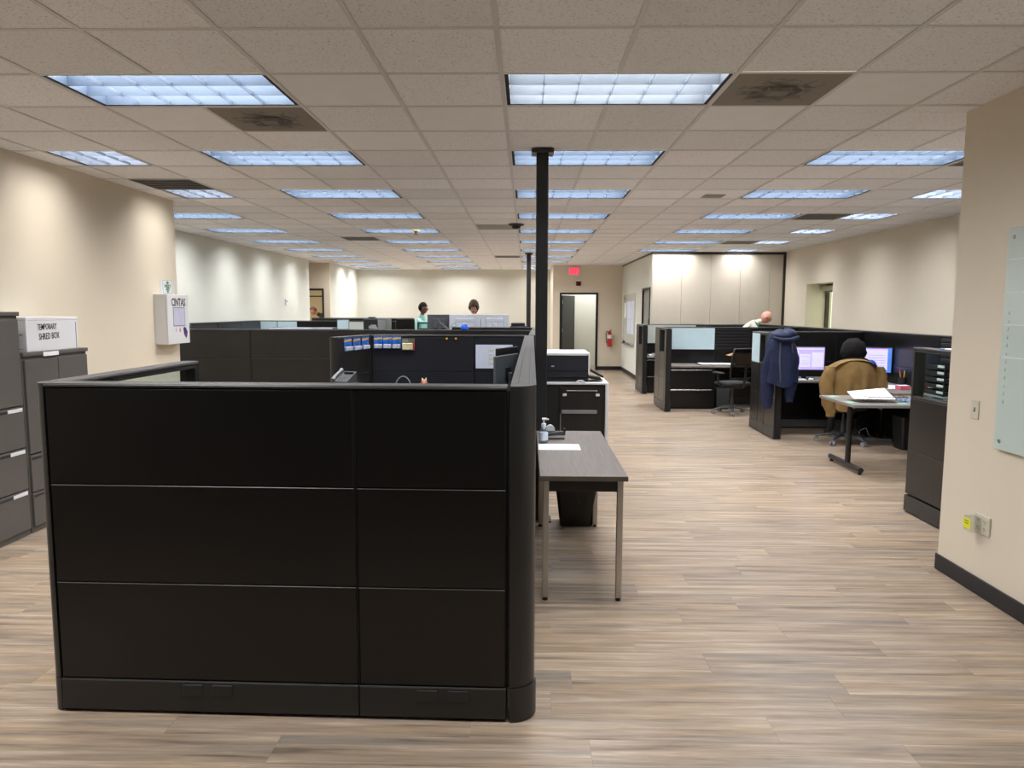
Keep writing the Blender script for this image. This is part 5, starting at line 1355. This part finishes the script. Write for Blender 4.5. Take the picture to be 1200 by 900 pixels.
# standing in mint polo, turned to the right
person('standing person in a mint polo shirt with short dark hair turned aside', (-2.16, 15.05, 0), 1.15,
       dict(elR=(-.235, -.02, 1.15, .045), wrR=(-.20, -.20, 1.03, .031), elL=(.235, .0, 1.15, .045), wrL=(.20, -.18, 1.02, .031), pelvis=(0, .01, .95, .15), spine=(0, -.01, 1.12, .155), chest=(0, 0, 1.31, .15)),
       'skin_b', 'teal_shirt', 'trousers', True, head_rot=(.1, 0, .55), hair='hair_dark', hairfn=hair_short(1.07, .25), scale=1.015, extra=collar('teal_shirt'))
# standing behind the white monitors, facing the camera
def p2x(root, HM, hs, J): glasses(root, HM, hs, J)
person('person with curly brown hair and glasses behind the two white monitors', (-.965, 13.42, 0), 0,
       dict(elR=(-.25, .0, 1.13, .043), wrR=(-.12, -.24, 1.10, .03), elL=(.25, .0, 1.13, .043), wrL=(.12, -.24, 1.10, .03)),
       'skin_a', 'charcoal_shirt', 'trousers', True, head_rot=(.22, 0, -.05), hair='hair_brown', hairfn=hair_short(1.32, .20, .07, -1.0), scale=1.02, extra=p2x)
# bald person bending over behind the pale blue tile
BEND = dict(pelvis=(0, .10, .96, .14), spine=(0, .02, 1.14, .14), chest=(0, -.14, 1.30, .145), nb=(0, -.27, 1.40, .062), neck=(0, -.33, 1.43, .054), hb=(0, -.38, 1.45, .05),
            shR=(-.17, -.20, 1.40, .066), elR=(-.22, -.32, 1.16, .045), wrR=(-.18, -.46, .98, .032), shL=(.17, -.20, 1.40, .066), elL=(.22, -.32, 1.16, .045), wrL=(.18, -.46, .98, .032),
            hipR=(-.09, .09, .90, .09), hipL=(.09, .09, .90, .09), knR=(-.10, .04, .51, .06), knL=(.10, .04, .51, .06))
def p3x(root, HM, hs, J):
    mb = MB(); n = 12
    for sx in (-1, 1): mb.ell((.15 * sx, -.23, 1.33), .055, .09, .10, 12, 8)
    mb.build('teal_vest_panel', M['teal'], root); glasses(root, HM, hs, J)
person('bald person in a cream shirt bending over behind the black panel', (4.10, 13.95, 0), 1.25, BEND, 'skin_c', 'cream_shirt', 'trousers', False,
       head_rot=(.70, 0, .1), head_off=(0, -.055, .06), scale=1.03, extra=p3x)
# person in the small office
person('person in a charcoal shirt leaning forward inside the small office doorway', (-5.67, 21.0, 0), -1.35, BEND, 'skin_c', 'charcoal_shirt', 'trousers', False,
       head_rot=(.6, 0, -.1), head_off=(0, -.07, .07), hair='hair_grey', hairfn=hair_short(1.05, .35, 0, -.45), scale=1.07)
# seated person seen from behind
SIT = dict(pelvis=(0, .02, .57, .14), spine=(0, -.01, .74, .135), chest=(0, -.06, .92, .145), nb=(0, -.085, 1.03, .064), neck=(0, -.10, 1.07, .055), hb=(0, -.12, 1.10, .05),
           shR=(-.18, -.06, 1.0, .066), elR=(-.25, -.18, .80, .046), wrR=(-.16, -.36, .80, .032), shL=(.18, -.06, 1.0, .066), elL=(.25, -.18, .80, .046), wrL=(.16, -.36, .80, .032),
           hipR=(-.10, .0, .56, .09), knR=(-.13, -.40, .56, .065), anR=(-.13, -.38, .12, .044), toR=(-.14, -.54, .045, .037), hipL=(.10, .0, .56, .09), knL=(.13, -.40, .56, .065), anL=(.13, -.38, .12, .044), toL=(.14, -.54, .045, .037))
def p4x(root, HM, hs, J):
    def hf(d):
        q = 1 + .03 * math.sin(9 * d.x + 4 * d.z) + .02 * math.sin(15 * d.z)
        x, y, z = .148 * d.x, .15 * d.y, .145 * d.z
        if d.z < 0: x *= 1 + .35 * -d.z; 
        if d.y < -.55: y = -.075
        return Vector((x, y, z)) * q
    mb = MB(); mb.ell((0, .01, 0), 1, 1, 1, 30, 20, fn=hf); mb.xf(HM); mb.build('hood', M['hood'], root)
    nb = Vector(J['nb'][:3]); MB().ell(nb + Vector((0, .03, -.0)), .17, .12, .07, 20, 10).build('hood_drape', M['hood'], root)
person('seated person in a black hood and blue top facing a lit monitor', (4.22, 9.27, 0), PI + .02, dict(SIT, elR=(-.315, -.10, .82, .05), shR=(-.20, -.05, 1.0, .07)), 'skin_b', 'blue_shirt', 'trousers', False, head_rot=(.15, 0, -.25), head_off=(0, -.02, .085), hair='hair_dark', hairfn=hair_short(1.05, .2), extra=p4x)

# ------------------------------------------------------------------ far left stations
t = thing('standing_desk', 'raised standing desk carrying the two white monitors', 'desk', (-1.70, 12.42, 0))
B(0, 1.75, 0, .60, 1.13, 1.16, b=.004).build('worktop', M['beigelam'], t)
for x in (.25, 1.50):
    lg = B(x - .035, x + .035, .27, .33, .03, 1.13, b=.004).build('leg', M['greyplastic'], t)
    B(x - .035, x + .035, .03, .57, 0, .03, b=.004).build('foot', M['greyplastic'], lg)
for k, x in enumerate((-1.068, -.545)):
    o = monitor(('white-backed monitor in front of the curly-haired person', 'white-backed monitor beside the black printers')[k], (x, 12.66, 1.1605), PI, w_=.545 if k == 0 else .49, h_=.30, zc=.285, back='monwhite')
    B(-.16, .16, .0385, .040, .305, .309).build('vent_line', M['midgrey'], o)
    MB().tube([(0, .038, .25), (0, .044, .25)], .022, n=14).build('mount_cap', M['white'], o)
o = monitor('slate-backed monitor beside the white monitors', (-1.53, 12.70, 1.1605), PI + .25, w_=.40, h_=.30, zc=.28, back='mongrey')
t = thing('desktop_printer', 'low black printer on the standing desk beside the white monitors', 'printer', (-.13, 12.62, 1.1605))
B(-.15, .15, -.14, .14, 0, .24, b=.01).build('body', M['navycopier'], t); B(-.13, .11, -.10, .14, .24, .29, b=.008).build('feeder', M['blackplastic'], t); B(-.12, .12, -.17, -.14, .06, .075).build('paper_slot', M['black'], t)
# raise the desk edge items: blue cloth, white cable and figures on the middle row cap
t = thing('blue_cloth', 'crumpled bright blue cloth on top of the middle partition', 'cloth', (-.90, 10.50, PH + .0005))
def bf(d): q = 1 + .10 * math.sin(7 * d.x + 5 * d.z) + .06 * math.sin(9 * d.y + 3); return Vector((.05 * d.x * q, .04 * d.y, max(-.0, .052 * (d.z + .55) * q)))
MB().ell((0, 0, 0), 1, 1, 1, 18, 12, fn=bf).build('folded_body', M['bluebright'], t)
MB().tube([(.02, 0, .05), (.055, -.01, .02), (.06, -.03, .008)], [.02, .016, .008], n=8).build('loose_corner', M['bluebright'], t)
t = thing('twig_ornament', 'pale wire twig ornament on top of the middle partition', 'ornament', (-1.12, 10.50, PH + .0005))
B(-.04, .04, -.02, .02, 0, .008, b=.003).build('base', M['midgrey'], t)
for pts in ([(0, 0, .008), (-.05, 0, .05), (-.12, 0, .10), (-.16, 0, .17)], [(0, 0, .008), (.03, 0, .05), (.09, 0, .045), (.14, 0, .075)], [(-.03, 0, .008), (-.04, 0, .04), (-.09, 0, .035)], [(.03, 0, .05), (.06, 0, .09), (.11, 0, .10)]):
    MB().tube(pts, [.005] * (len(pts) - 1) + [.003], n=6).build('twig', M['midgrey'], t)
# items rising behind the middle row, left
monitor('pale screen of a small monitor behind the middle partition', (-3.05, 12.05, 1.02), .15, w_=.20, h_=.17, zc=.40, back='midgrey', screen='frost')
t = thing('monitor_shelf', 'tall dark shelf unit holding a small pale monitor', 'shelf', (-3.05, 12.05, 0))
for z in (.3, .65, 1.0): B(-.35, .35, -.2, .2, z, z + .02, b=.003).build('shelf_board', M['blackplastic'], t)
for x in (-.35, .33): B(x, x + .02, -.2, .2, 0, 1.02, b=.003).build('side', M['blackplastic'], t)
t = thing('storage_tower', 'tall grey-green storage tower behind the middle partition', 'cabinet', (-2.60, 12.4, 0))
B(-.19, .20, 0, .5, 0, 1.52, b=.005).build('body', M['mongrey'], t)
B(.06, .195, -.016, 0, .05, 1.50, b=.004).build('door', M['midgrey'], t); B(-.185, .05, -.016, 0, .05, 1.50, b=.004).build('door', M['frame'], t); B(-.13, -.02, .1, .25, 1.52, 1.545, b=.008).build('top_handle', M['blackplastic'], t)
t = thing('desk_plant_figure', 'small pale crumpled paper bunch on the middle partition cap', 'ornament', (-2.22, 10.50, PH + .0005))
def wf(d): q = 1 + .3 * math.sin(9 * d.x + 4 * d.z) * math.sin(8 * d.y + 2); return Vector((.06 * d.x * q, .03 * d.y * q, max(0, .04 * (d.z + .6) * q)))
MB().ell((0, 0, 0), 1, 1, 1, 20, 12, fn=wf).build('crumpled_paper', M['midgrey'], t)
B(-.03, .03, -.02, .02, 0, .006).build('base', M['paper'], t)
for k, (x, w_, m_) in enumerate(((-4.35, .9, 'bluepaper'), (-3.78, .40, 'lavender'))):
    t = thing('wall_shelf_bin', ('pale overhead bin seen over the middle partition', 'lavender-grey overhead bin seen over the middle partition')[k], 'cabinet', (x, 13.4, 0))
    B(-w_ / 2, w_ / 2, 0, .35, .0, 1.335, b=.004).build('body', M['frame'], t)
    B(-w_ / 2 + .01, w_ / 2 - .01, -.015, 0, 1.0, 1.33, b=.004).build('bin_front', M[m_], t)
t = thing('wall_cabinet', 'dark cabinet inside the room behind the side doorway', 'cabinet', (3.9, 17.9, 0))
B(-.9, .6, 0, .5, .0, 1.45, b=.004).build('body', M['doorleaf'], t)
for x in (-.88, -.13): B(x, x + .72, -.016, 0, .05, 1.42, b=.004).build('door', M['darkred'] if x < -.5 else M['doorleaf'], t)
